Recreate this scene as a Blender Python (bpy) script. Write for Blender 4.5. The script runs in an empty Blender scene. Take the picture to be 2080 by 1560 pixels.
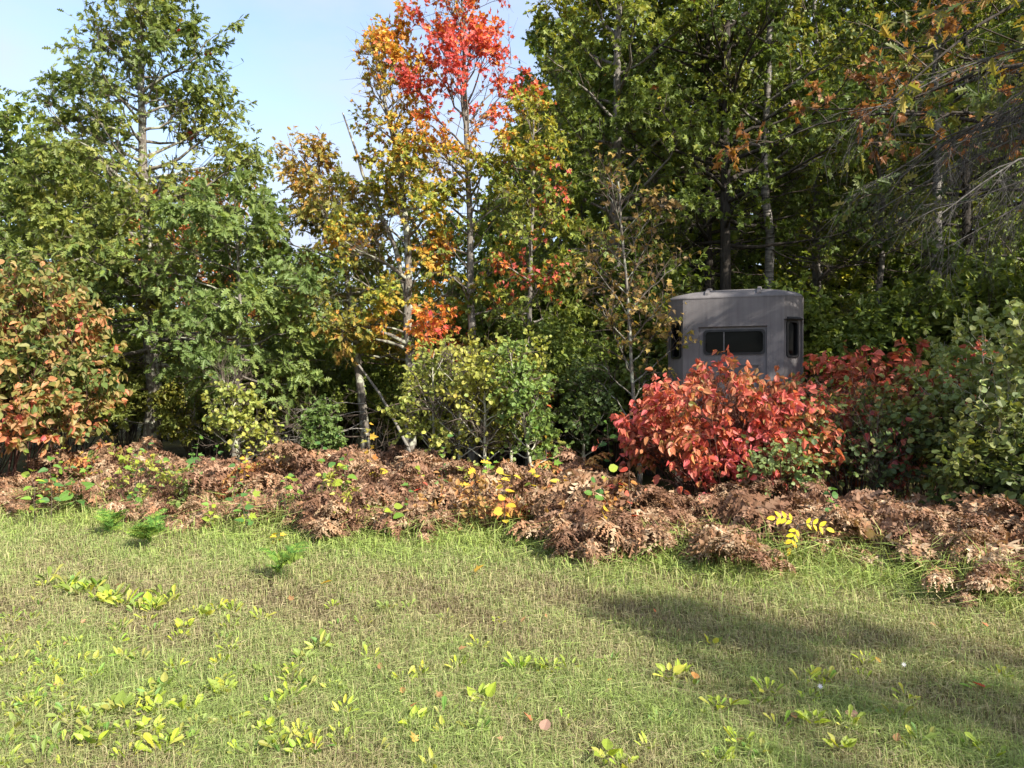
import bpy, math, random
import numpy as np
from mathutils import Matrix, Vector

# ------------------------------------------------------------------ camera, sky, sun, exposure
scene = bpy.context.scene
col = scene.collection
R = math.radians
CAM_H = 1.6
FPX = 1550.0                     # focal length in pixels of the 2080 px wide photograph

cam_d = bpy.data.cameras.new('camera')
cam_d.sensor_width = 36.0
cam_d.lens = 36.0 * FPX / 2080.0
cam_d.clip_start = 0.05
cam_d.clip_end = 2000
cam = bpy.data.objects.new('camera', cam_d)
cam.location = (0, 0, CAM_H)
cam.rotation_euler = (R(90), 0, 0)
col.objects.link(cam)
scene.camera = cam

SUN_EL, SUN_AZ = R(36), R(135)   # azimuth clockwise from +Y: the sun stands behind the camera, to its right
world = bpy.data.worlds.new('World')
scene.world = world
world.use_nodes = True
nt = world.node_tree
for n in list(nt.nodes):
    nt.nodes.remove(n)
wo = nt.nodes.new('ShaderNodeOutputWorld')
bg = nt.nodes.new('ShaderNodeBackground')
sky = nt.nodes.new('ShaderNodeTexSky')
sky.sky_type = 'NISHITA'
sky.sun_disc = False
sky.sun_elevation = SUN_EL
sky.sun_rotation = SUN_AZ
sky.air_density = 1.0
sky.dust_density = 1.6
sky.ozone_density = 1.0
tc = nt.nodes.new('ShaderNodeTexCoord')
mp = nt.nodes.new('ShaderNodeMapping')
mp.inputs['Scale'].default_value = (1.3, 1.3, 3.2)
nz = nt.nodes.new('ShaderNodeTexNoise')
nz.inputs['Scale'].default_value = 1.6
nz.inputs['Detail'].default_value = 6
nz.inputs['Roughness'].default_value = 0.55
rp = nt.nodes.new('ShaderNodeValToRGB')
rp.color_ramp.elements[0].position = 0.36
rp.color_ramp.elements[0].color = (0.15, 0.15, 0.15, 1)
rp.color_ramp.elements[1].position = 0.62
rp.color_ramp.elements[1].color = (0.9, 0.9, 0.9, 1)
mx = nt.nodes.new('ShaderNodeMix')
mx.data_type = 'RGBA'
mx.inputs['B'].default_value = (2.2, 2.4, 2.95, 1)       # thin high cloud veil
nt.links.new(tc.outputs['Generated'], mp.inputs['Vector'])
nt.links.new(mp.outputs[0], nz.inputs['Vector'])
nt.links.new(nz.outputs['Fac'], rp.inputs['Fac'])
nt.links.new(rp.outputs['Color'], mx.inputs['Factor'])
nt.links.new(sky.outputs[0], mx.inputs['A'])
nt.links.new(mx.outputs['Result'], bg.inputs['Color'])
nt.links.new(bg.outputs[0], wo.inputs['Surface'])
bg.inputs['Strength'].default_value = 0.15

sun_d = bpy.data.lights.new('sun', 'SUN')
sun_d.energy = 4.6
sun_d.angle = R(0.5)
sun_d.color = (1.0, 0.93, 0.82)
sun = bpy.data.objects.new('sun', sun_d)
sv = Vector((math.sin(SUN_AZ) * math.cos(SUN_EL), math.cos(SUN_AZ) * math.cos(SUN_EL), math.sin(SUN_EL)))
sun.rotation_euler = sv.to_track_quat('Z', 'Y').to_euler()
sun.location = sv * 60
col.objects.link(sun)

vs = scene.view_settings
vs.view_transform = 'Standard'
vs.look = 'None'
vs.gamma = 1.0
vs.use_curve_mapping = False
vs.exposure = 1.3
scene.cycles.max_bounces = 6
scene.cycles.diffuse_bounces = 3
scene.cycles.glossy_bounces = 2
scene.cycles.transmission_bounces = 4
scene.cycles.sample_clamp_indirect = 4.0

# ------------------------------------------------------------------ helpers
RNG = np.random.default_rng(11)
rnd = random.Random(5)
UP = np.array([0, 0, 1.0])

def at(px, py, Y):
    return np.array([(px - 1040) / FPX * Y, Y, CAM_H + (780 - py) / FPX * Y])

def gx(px, Y):
    return (px - 1040) / FPX * Y

def norm(v):
    return v / (np.linalg.norm(v, axis=-1, keepdims=True) + 1e-9)

def rdir(rng, n):
    return norm(rng.normal(size=(n, 3)))

def noise3(P, scale, seed):
    """smooth value between about -1 and 1"""
    g = np.random.default_rng(seed)
    s = np.zeros(len(P))
    for k in range(5):
        w = g.normal(size=3) * scale * (1 + 0.5 * k)
        s += np.sin(P @ w + g.uniform(0, 6.28)) / (1 + 0.35 * k)
    return s / 2.2

def ramp(v, stops):
    v = np.clip(v, 0, 1)
    xs = [s[0] for s in stops]
    return np.stack([np.interp(v, xs, [s[1][c] for s in stops]) for c in range(3)], 1)

def make_mesh(name, V, loops, starts, colr=None, mat=None, smooth=False):
    me = bpy.data.meshes.new(name)
    V = np.ascontiguousarray(V, dtype=np.float32)
    me.vertices.add(len(V))
    me.vertices.foreach_set('co', V.ravel())
    me.loops.add(len(loops))
    me.loops.foreach_set('vertex_index', np.ascontiguousarray(loops, dtype=np.int32))
    me.polygons.add(len(starts))
    me.polygons.foreach_set('loop_start', np.ascontiguousarray(starts, dtype=np.int32))
    me.polygons.foreach_set('use_smooth', np.full(len(starts), smooth, dtype=bool))
    if colr is not None:
        a = me.attributes.new('col', 'FLOAT_COLOR', 'POINT')
        c = np.ones((len(V), 4), dtype=np.float32)
        c[:, :3] = colr
        a.data.foreach_set('color', c.ravel())
    me.update(calc_edges=True)
    if mat is not None:
        me.materials.append(mat)
    return me

class MB:
    """collects polygons"""
    def __init__(self):
        self.V, self.F, self.n = [], [], 0
    def add(self, V, F):
        self.V.append(np.asarray(V, float).reshape(-1, 3))
        for f in F:
            self.F.append([i + self.n for i in f])
        self.n += len(self.V[-1])
    def box(self, c, s, rz=0.0):
        x, y, z = [k / 2 for k in s]
        p = np.array([(-x, -y, -z), (x, -y, -z), (x, y, -z), (-x, y, -z), (-x, -y, z), (x, -y, z), (x, y, z), (-x, y, z)])
        ca, sa = math.cos(rz), math.sin(rz)
        p = np.stack([p[:, 0] * ca - p[:, 1] * sa, p[:, 0] * sa + p[:, 1] * ca, p[:, 2]], 1) + np.array(c)
        self.add(p, [(0, 3, 2, 1), (4, 5, 6, 7), (0, 1, 5, 4), (1, 2, 6, 5), (2, 3, 7, 6), (3, 0, 4, 7)])
    def mesh(self, name, mat, smooth=False):
        V = np.concatenate(self.V)
        loops = [i for f in self.F for i in f]
        starts = np.cumsum([0] + [len(f) for f in self.F[:-1]])
        return make_mesh(name, V, loops, starts, None, mat, smooth)

def link(name, data, parent=None, loc=None):
    o = bpy.data.objects.new(name, data)
    col.objects.link(o)
    if parent is not None:
        o.parent = parent
    if loc is not None:
        o.location = loc
    return o

def thing(name, label, cat, loc, group=None, rz=0.0):
    o = bpy.data.objects.new(name, None)
    o.empty_display_size = 0.2
    col.objects.link(o)
    o.location = loc
    o.rotation_euler = (0, 0, rz)
    o['label'] = label
    o['category'] = cat
    if group:
        o['group'] = group
    return o

def tag(o, label=None, cat=None, group=None, kind=None):
    if label: o['label'] = label
    if cat: o['category'] = cat
    if group: o['group'] = group
    if kind: o['kind'] = kind
    return o

def dup(root, loc, rz=0.0, sc=1.0, label=None, group=None):
    r = root.copy()
    col.objects.link(r)
    r.location = loc
    r.rotation_euler = (0, 0, rz)
    r.scale = (sc, sc, sc) if not isinstance(sc, tuple) else sc
    if label: r['label'] = label
    if group: r['group'] = group
    for ch in root.children:
        c = ch.copy()
        col.objects.link(c)
        c.parent = r
        for g in ch.children:
            d = g.copy()
            col.objects.link(d)
            d.parent = c
    return r

def tubes(P, Rr, S):
    """P (N,K,3) paths, Rr (N,K) radii -> verts, loops, starts"""
    N, K, _ = P.shape
    T = norm(np.gradient(P, axis=1))
    mean = norm(P[:, -1] - P[:, 0])
    ref = np.where(np.abs(mean[:, 2:3]) > 0.8, np.array([[1.0, 0.13, 0]]), np.array([[0, 0.1, 1.0]]))
    A = norm(np.cross(T, ref[:, None, :]))
    B = np.cross(T, A)
    ang = np.linspace(0, 2 * np.pi, S, endpoint=False)
    V = P[:, :, None, :] + Rr[:, :, None, None] * (A[:, :, None, :] * np.cos(ang)[None, None, :, None] + B[:, :, None, :] * np.sin(ang)[None, None, :, None])
    V = V.reshape(-1, 3)
    k, s = np.meshgrid(np.arange(K - 1), np.arange(S), indexing='ij')
    s2 = (s + 1) % S
    q = np.stack([k * S + s, k * S + s2, (k + 1) * S + s2, (k + 1) * S + s], -1).reshape(-1)
    loops = (q[None, :] + (np.arange(N) * K * S)[:, None]).reshape(-1)
    starts = np.arange(len(loops) // 4) * 4
    return V, loops, starts

def tube_mesh(name, sets, mat, smooth=True):
    Vs, Ls, Ss, nv, nl = [], [], [], 0, 0
    for (P, Rr, S) in sets:
        if len(P) == 0:
            continue
        if len(P) > 120:             # fine twigs: fewer rings and sides
            st = 3 if P.shape[1] == 4 else 2
            P, Rr, S = P[:, ::st], Rr[:, ::st], 3
        V, L, s = tubes(P, Rr, S)
        Vs.append(V); Ls.append(L + nv); Ss.append(s + nl)
        nv += len(V); nl += len(L)
    return make_mesh(name, np.concatenate(Vs), np.concatenate(Ls), np.concatenate(Ss), None, mat, smooth)

# ------------------------------------------------------------------ materials
def new_mat(name):
    m = bpy.data.materials.new(name)
    m.use_nodes = True
    t = m.node_tree
    b = t.nodes['Principled BSDF']
    return m, t, b, t.nodes['Material Output']

def leaf_mat(name, transl=0.38, rough=0.5, spec=0.35):
    m, t, b, out = new_mat(name)
    a = t.nodes.new('ShaderNodeAttribute')
    a.attribute_name = 'col'
    b.inputs['Roughness'].default_value = rough
    b.inputs['Specular IOR Level'].default_value = spec
    t.links.new(a.outputs['Color'], b.inputs['Base Color'])
    tr = t.nodes.new('ShaderNodeBsdfTranslucent')
    g = t.nodes.new('ShaderNodeMix'); g.data_type = 'RGBA'; g.blend_type = 'MULTIPLY'
    g.inputs['Factor'].default_value = 1.0
    g.inputs['B'].default_value = (1.25, 1.2, 0.6, 1)
    t.links.new(a.outputs['Color'], g.inputs['A'])
    t.links.new(g.outputs['Result'], tr.inputs['Color'])
    mix = t.nodes.new('ShaderNodeMixShader')
    mix.inputs['Fac'].default_value = transl
    t.links.new(b.outputs[0], mix.inputs[1])
    t.links.new(tr.outputs[0], mix.inputs[2])
    t.links.new(mix.outputs[0], out.inputs['Surface'])
    return m

def bark_mat(name, c1, c2, scale=(14, 14, 3), bump=0.5, lichen=None):
    m, t, b, out = new_mat(name)
    tc = t.nodes.new('ShaderNodeTexCoord')
    mp = t.nodes.new('ShaderNodeMapping')
    mp.inputs['Scale'].default_value = scale
    nz = t.nodes.new('ShaderNodeTexNoise')
    nz.inputs['Scale'].default_value = 1.6
    nz.inputs['Detail'].default_value = 8
    nz.inputs['Roughness'].default_value = 0.65
    rp = t.nodes.new('ShaderNodeValToRGB')
    rp.color_ramp.elements[0].position = 0.35
    rp.color_ramp.elements[0].color = (*c1, 1)
    rp.color_ramp.elements[1].position = 0.68
    rp.color_ramp.elements[1].color = (*c2, 1)
    t.links.new(tc.outputs['Object'], mp.inputs['Vector'])
    t.links.new(mp.outputs[0], nz.inputs['Vector'])
    t.links.new(nz.outputs['Fac'], rp.inputs['Fac'])
    cur = rp.outputs['Color']
    if lichen:
        n2 = t.nodes.new('ShaderNodeTexNoise')
        n2.inputs['Scale'].default_value = 9
        n2.inputs['Detail'].default_value = 5
        t.links.new(tc.outputs['Object'], n2.inputs['Vector'])
        r2 = t.nodes.new('ShaderNodeValToRGB')
        r2.color_ramp.elements[0].position = 0.52
        r2.color_ramp.elements[1].position = 0.6
        t.links.new(n2.outputs['Fac'], r2.inputs['Fac'])
        mm = t.nodes.new('ShaderNodeMix'); mm.data_type = 'RGBA'
        mm.inputs['B'].default_value = (*lichen, 1)
        t.links.new(r2.outputs['Color'], mm.inputs['Factor'])
        t.links.new(cur, mm.inputs['A'])
        cur = mm.outputs['Result']
    t.links.new(cur, b.inputs['Base Color'])
    b.inputs['Roughness'].default_value = 0.9
    b.inputs['Specular IOR Level'].default_value = 0.15
    bp = t.nodes.new('ShaderNodeBump')
    bp.inputs['Strength'].default_value = bump
    bp.inputs['Distance'].default_value = 0.03
    t.links.new(nz.outputs['Fac'], bp.inputs['Height'])
    t.links.new(bp.outputs[0], b.inputs['Normal'])
    return m

M = {}
M['leaf'] = leaf_mat('leaf_surface')
M['grass'] = leaf_mat('grass_blade_surface', 0.25, 0.6, 0.25)
M['bracken'] = leaf_mat('dry_frond_surface', 0.18, 0.8, 0.12)
M['bark'] = bark_mat('grey_bark', (0.07, 0.06, 0.05), (0.24, 0.215, 0.18), lichen=(0.34, 0.35, 0.27))
M['bark_pale'] = bark_mat('pale_maple_bark', (0.09, 0.08, 0.07), (0.26, 0.24, 0.21))
M['bark_dark'] = bark_mat('dark_bark', (0.02, 0.017, 0.014), (0.075, 0.065, 0.055))
M['birch'] = bark_mat('birch_bark', (0.05, 0.045, 0.04), (0.34, 0.315, 0.28), scale=(3, 3, 16), bump=0.3)
M['aspen'] = bark_mat('aspen_sapling_bark', (0.30, 0.30, 0.22), (0.55, 0.53, 0.42), scale=(6, 6, 14), bump=0.1)
M['twig'] = bark_mat('twig_bark', (0.06, 0.045, 0.035), (0.13, 0.105, 0.085), bump=0.1)
M['dead'] = bark_mat('dead_wood', (0.13, 0.12, 0.105), (0.30, 0.28, 0.245), bump=0.2)
M['dead_dark'] = bark_mat('dark_dead_wood', (0.045, 0.042, 0.038), (0.13, 0.12, 0.11), bump=0.2)
M['stem_red'] = bark_mat('reddish_stem', (0.05, 0.025, 0.02), (0.13, 0.065, 0.05), bump=0.1)

def shell_mat():
    m, t, b, out = new_mat('textured_grey_shell')
    tc = t.nodes.new('ShaderNodeTexCoord')
    n1 = t.nodes.new('ShaderNodeTexNoise')
    n1.inputs['Scale'].default_value = 3.0
    n1.inputs['Detail'].default_value = 6
    t.links.new(tc.outputs['Object'], n1.inputs['Vector'])
    rp = t.nodes.new('ShaderNodeValToRGB')
    rp.color_ramp.elements[0].position = 0.3
    rp.color_ramp.elements[0].color = (0.142, 0.132, 0.132, 1)
    rp.color_ramp.elements[1].position = 0.75
    rp.color_ramp.elements[1].color = (0.192, 0.179, 0.178, 1)
    t.links.new(n1.outputs['Fac'], rp.inputs['Fac'])
    # faint vertical rain streaks
    mp = t.nodes.new('ShaderNodeMapping')
    mp.inputs['Scale'].default_value = (26, 26, 1.2)
    n2 = t.nodes.new('ShaderNodeTexNoise')
    n2.inputs['Scale'].default_value = 1.0
    n2.inputs['Detail'].default_value = 4
    t.links.new(tc.outputs['Object'], mp.inputs['Vector'])
    t.links.new(mp.outputs[0], n2.inputs['Vector'])
    r2 = t.nodes.new('ShaderNodeValToRGB')
    r2.color_ramp.elements[0].position = 0.3
    r2.color_ramp.elements[0].color = (0.80, 0.80, 0.80, 1)
    r2.color_ramp.elements[1].position = 0.6
    r2.color_ramp.elements[1].color = (1, 1, 1, 1)
    t.links.new(n2.outputs['Fac'], r2.inputs['Fac'])
    mu = t.nodes.new('ShaderNodeMix'); mu.data_type = 'RGBA'; mu.blend_type = 'MULTIPLY'
    mu.inputs['Factor'].default_value = 1.0
    t.links.new(rp.outputs['Color'], mu.inputs['A'])
    t.links.new(r2.outputs['Color'], mu.inputs['B'])
    t.links.new(mu.outputs['Result'], b.inputs['Base Color'])
    n3 = t.nodes.new('ShaderNodeTexNoise')
    n3.inputs['Scale'].default_value = 90
    n3.inputs['Detail'].default_value = 3
    t.links.new(tc.outputs['Object'], n3.inputs['Vector'])
    bp = t.nodes.new('ShaderNodeBump')
    bp.inputs['Strength'].default_value = 0.35
    bp.inputs['Distance'].default_value = 0.006
    t.links.new(n3.outputs['Fac'], bp.inputs['Height'])
    t.links.new(bp.outputs[0], b.inputs['Normal'])
    b.inputs['Roughness'].default_value = 0.75
    b.inputs['Specular IOR Level'].default_value = 0.25
    return m
M['shell'] = shell_mat()

def plain(name, c, rough=0.6, spec=0.4, metal=0.0):
    m, t, b, out = new_mat(name)
    tc = t.nodes.new('ShaderNodeTexCoord')
    nz = t.nodes.new('ShaderNodeTexNoise')
    nz.inputs['Scale'].default_value = 25
    t.links.new(tc.outputs['Object'], nz.inputs['Vector'])
    rp = t.nodes.new('ShaderNodeValToRGB')
    rp.color_ramp.elements[0].color = (*[k * 0.75 for k in c], 1)
    rp.color_ramp.elements[1].color = (*[k * 1.2 for k in c], 1)
    t.links.new(nz.outputs['Fac'], rp.inputs['Fac'])
    t.links.new(rp.outputs['Color'], b.inputs['Base Color'])
    b.inputs['Roughness'].default_value = rough
    b.inputs['Specular IOR Level'].default_value = spec
    b.inputs['Metallic'].default_value = metal
    return m
M['gasket'] = plain('black_rubber', (0.012, 0.012, 0.013), 0.5)
M['glass'] = plain('tinted_glass', (0.004, 0.0045, 0.005), 0.05, 0.06)
M['edge'] = plain('grey_window_rim', (0.10, 0.095, 0.095), 0.45)
M['wood'] = bark_mat('weathered_timber', (0.10, 0.08, 0.06), (0.22, 0.18, 0.14), scale=(20, 20, 2), bump=0.3)

def ground_mat():
    m, t, b, out = new_mat('meadow_soil')
    tc = t.nodes.new('ShaderNodeTexCoord')
    n1 = t.nodes.new('ShaderNodeTexNoise')
    n1.inputs['Scale'].default_value = 0.9
    n1.inputs['Detail'].default_value = 9
    n1.inputs['Roughness'].default_value = 0.7
    t.links.new(tc.outputs['Object'], n1.inputs['Vector'])
    rp = t.nodes.new('ShaderNodeValToRGB')
    rp.color_ramp.elements[0].position = 0.35
    rp.color_ramp.elements[0].color = (0.075, 0.062, 0.032, 1)
    rp.color_ramp.elements[1].position = 0.65
    rp.color_ramp.elements[1].color = (0.13, 0.125, 0.05, 1)
    t.links.new(n1.outputs['Fac'], rp.inputs['Fac'])
    n2 = t.nodes.new('ShaderNodeTexNoise')
    n2.inputs['Scale'].default_value = 60
    n2.inputs['Detail'].default_value = 6
    t.links.new(tc.outputs['Object'], n2.inputs['Vector'])
    r2 = t.nodes.new('ShaderNodeValToRGB')
    r2.color_ramp.elements[0].position = 0.3
    r2.color_ramp.elements[0].color = (0.45, 0.45, 0.45, 1)
    r2.color_ramp.elements[1].position = 0.7
    r2.color_ramp.elements[1].color = (1.3, 1.25, 1.1, 1)
    t.links.new(n2.outputs['Fac'], r2.inputs['Fac'])
    mu = t.nodes.new('ShaderNodeMix'); mu.data_type = 'RGBA'; mu.blend_type = 'MULTIPLY'
    mu.inputs['Factor'].default_value = 1.0
    t.links.new(rp.outputs['Color'], mu.inputs['A'])
    t.links.new(r2.outputs['Color'], mu.inputs['B'])
    t.links.new(mu.outputs['Result'], b.inputs['Base Color'])
    bp = t.nodes.new('ShaderNodeBump')
    bp.inputs['Distance'].default_value = 0.02
    t.links.new(n2.outputs['Fac'], bp.inputs['Height'])
    t.links.new(bp.outputs[0], b.inputs['Normal'])
    b.inputs['Roughness'].default_value = 1.0
    b.inputs['Specular IOR Level'].default_value = 0.05
    return m
M['soil'] = ground_mat()

# ------------------------------------------------------------------ leaf templates: (verts, loops, starts); y along the leaf, z its upper side, unit length
def halves(outline, fold=0.12, curl=0.12):
    """outline: right-hand side points (x, y) from base to tip; two polygons folded along the midrib"""
    o = np.array(outline, float)
    right = np.stack([o[:, 0], o[:, 1], fold * o[:, 0] * 2 - curl * o[:, 1] ** 2], 1)
    left = right.copy(); left[:, 0] *= -1
    mid = np.array([[0, 0, 0], [0, 1.0, -curl]])
    n = len(o)
    V = np.concatenate([mid, right, left])
    f1 = [0] + [2 + i for i in range(n)] + [1]
    f2 = [1] + [2 + n + i for i in range(n - 1, -1, -1)] + [0]
    loops = np.array(f1 + f2)
    return V, loops, np.array([0, n + 2])

OAK = halves([(.05, .10), (.22, .20), (.09, .30), (.36, .46), (.10, .50), (.30, .72), (.09, .74), (.13, .90)], .10, .15)
MAPLE = halves([(.22, .02), (.40, .10), (.26, .24), (.52, .52), (.22, .50), (.17, .68), (.10, .74)], .14, .22)
OVATE = halves([(.20, .10), (.33, .32), (.26, .62), (.10, .88)], .16, .22)
ROUND = halves([(.26, .06), (.46, .34), (.40, .66), (.16, .90)], .10, .10)
LANCE = halves([(.10, .12), (.17, .40), (.12, .75)], .12, .18)
OBLONG = halves([(.04, .08), (.09, .28), (.07, .34), (.16, .52), (.13, .58), (.19, .76), (.16, .88), (.06, .98)], .14, .25)
SIMPLE = halves([(.32, .35), (.22, .70)], .10, .15)
ASH = halves([(.15, .10), (.26, .38), (.20, .70), (.07, .92)], .10, .10)
OAK_BIG = OAK

def bases(D, Nn):
    y = norm(D)
    x = norm(np.cross(y, Nn))
    z = np.cross(x, y)
    return x, y, z

def leaf_batch(tm, P, D, Nn, sc, colr, vary=0.12):
    V0, L0, S0 = tm
    x, y, z = bases(D, Nn)
    B = np.stack([x, y, z], 1) * sc[:, None, None]
    V = P[:, None, :] + np.einsum('vk,nkc->nvc', V0, B)
    N, n = len(P), len(V0)
    loops = (L0[None, :] + (np.arange(N) * n)[:, None]).reshape(-1)
    starts = (S0[None, :] + (np.arange(N) * len(L0))[:, None]).reshape(-1)
    return V.reshape(-1, 3), loops, starts, np.repeat(colr, n, axis=0)

_leaf_cache = {}
def leaf_proto(tmname, tm, c):
    key = (tmname, tuple(int(round(k * 14)) for k in np.sqrt(np.clip(c, 0, 1))))
    if key not in _leaf_cache:
        cc = np.array([(k / 14) ** 2 for k in key[1]])
        V, L, S = tm
        _leaf_cache[key] = make_mesh('leaf', V, L, S, np.repeat(cc[None], len(V), 0), M['leaf'])
    return _leaf_cache[key]

MAPLE_LITE = halves([(.38, .06), (.24, .24), (.52, .52), (.20, .52), (.10, .76)], .14, .22)
TM = dict(maple_lite=MAPLE_LITE, oak=OAK, maple=MAPLE, ovate=OVATE, round=ROUND, lance=LANCE, oblong=OBLONG, simple=SIMPLE, ash=ASH)

def foliage(root, tmname, P, D, Nn, sc, colr, single=0, partname='foliage', rng=RNG, mat=None):
    """leaves of one plant (coordinates local to its root): the `single` ones showing largest become objects, the rest one mesh"""
    tm = TM[tmname]
    N = len(P)
    keep = np.ones(N, bool)
    if single and N:
        W = P + np.array(root.location)
        d = W - np.array([0, 0, CAM_H])
        Y = np.maximum(d[:, 1], 0.1)
        inf = (np.abs(d[:, 0]) < 0.66 * Y) & (np.abs(d[:, 2]) < 0.49 * Y) & (d[:, 1] > 1)
        score = np.where(inf, np.linalg.norm(d, axis=1) - 3 * sc + rng.uniform(0, 0.5, N), 1e9)
        idx = np.argsort(score)[:single]
        idx = idx[score[idx] < 1e8]
        x, y, z = bases(D[idx], Nn[idx])
        for j, i in enumerate(idx):
            s = sc[i]
            o = bpy.data.objects.new('leaf', leaf_proto(tmname, tm, colr[i]))
            col.objects.link(o)
            o.parent = root
            o.matrix_basis = Matrix(((x[j][0] * s, y[j][0] * s, z[j][0] * s, P[i][0]),
                                     (x[j][1] * s, y[j][1] * s, z[j][1] * s, P[i][1]),
                                     (x[j][2] * s, y[j][2] * s, z[j][2] * s, P[i][2]), (0, 0, 0, 1)))
        keep[idx] = False
    if keep.any():
        V, L, S, C = leaf_batch(tm, P[keep], D[keep], Nn[keep], sc[keep], colr[keep])
        o = link(partname, make_mesh(partname, V, L, S, C, mat or M['leaf']), root)
        o['kind'] = 'stuff'
        return o

# ------------------------------------------------------------------ growth
def path_at(P, idx, t):
    """points and tangents at parameter t on paths P[idx]"""
    K = P.shape[1]
    u = np.clip(t, 0, 0.9999) * (K - 1)
    k = u.astype(int)
    w = (u - k)[:, None]
    a, b = P[idx, k], P[idx, k + 1]
    return a * (1 - w) + b * w, norm(b - a)

def curve(rng, A, B, K, sag, wob):
    """(N,K,3) curves from A to B with an upward bow `sag` (fraction of length) and wobble"""
    N = len(A)
    s = np.linspace(0, 1, K)[None, :, None]
    L = np.linalg.norm(B - A, axis=1)[:, None, None]
    P = A[:, None, :] + (B - A)[:, None, :] * s
    P = P + UP * (np.sin(np.pi * s) * L * np.asarray(sag).reshape(-1, 1, 1))
    n = np.cumsum(rng.normal(size=(N, K, 3)), axis=1) * wob * L / K
    n[:, 0] = 0
    return P + n * s ** 0.5

def ramify(rng, limbs, nsub, ntw, nleaf, sublen=.4, twlen=.3, up=.15, t0=.25, spread=.8, droop=0.0):
    L = np.linalg.norm(np.diff(limbs, axis=1), axis=2).sum(1)
    cnt = np.maximum(1, np.round(nsub * L / L.mean() * rng.uniform(.7, 1.3, len(L)))).astype(int)
    idx = np.repeat(np.arange(len(L)), cnt)
    t = t0 + (1 - t0) * rng.uniform(0, 1, len(idx)) ** .85
    p, tan = path_at(limbs, idx, t)
    d = norm(tan * .75 + rdir(rng, len(idx)) * spread + UP * up)
    ln = (sublen * L[idx] * (1.2 - t) + .18) * rng.uniform(.6, 1.25, len(idx))
    subs = curve(rng, p, p + d * ln[:, None] - UP * (droop * ln)[:, None], 5, np.full(len(idx), .06), .18)
    ls = ln
    cnt2 = np.maximum(1, np.round(ntw * rng.uniform(.6, 1.4, len(ls)))).astype(int)
    i2 = np.repeat(np.arange(len(ls)), cnt2)
    t2 = .2 + .8 * rng.uniform(0, 1, len(i2)) ** .8
    p2, tan2 = path_at(subs, i2, t2)
    d2 = norm(tan2 * .7 + rdir(rng, len(i2)) * .75 + UP * up)
    l2 = twlen * rng.uniform(.5, 1.3, len(i2))
    tw = curve(rng, p2, p2 + d2 * l2[:, None] - UP * (droop * l2)[:, None], 4, np.full(len(i2), .05), .2)
    i3 = np.repeat(np.arange(len(i2)), nleaf)
    t3 = rng.uniform(.15, 1, len(i3))
    p3, tan3 = path_at(tw, i3, t3)
    return subs, tw, p3, tan3

def orient(rng, tan, P, hang=.35, outward=None, face=.55):
    """leaf axis and leaf normal: leaves hang off the twig and turn their upper side to the light"""
    D = norm(tan * .6 + rdir(rng, len(P)) * .7 - UP * hang)
    Nn = UP * face + rdir(rng, len(P)) * .62
    if outward is not None:
        Nn = Nn + outward * .35
    return D, norm(Nn)

def rad_set(P, r0, r1):
    K = P.shape[1]
    s = np.linspace(0, 1, K)[None]
    return np.asarray(r0).reshape(-1, 1) * (1 - s) + np.asarray(r1).reshape(-1, 1) * s

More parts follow.
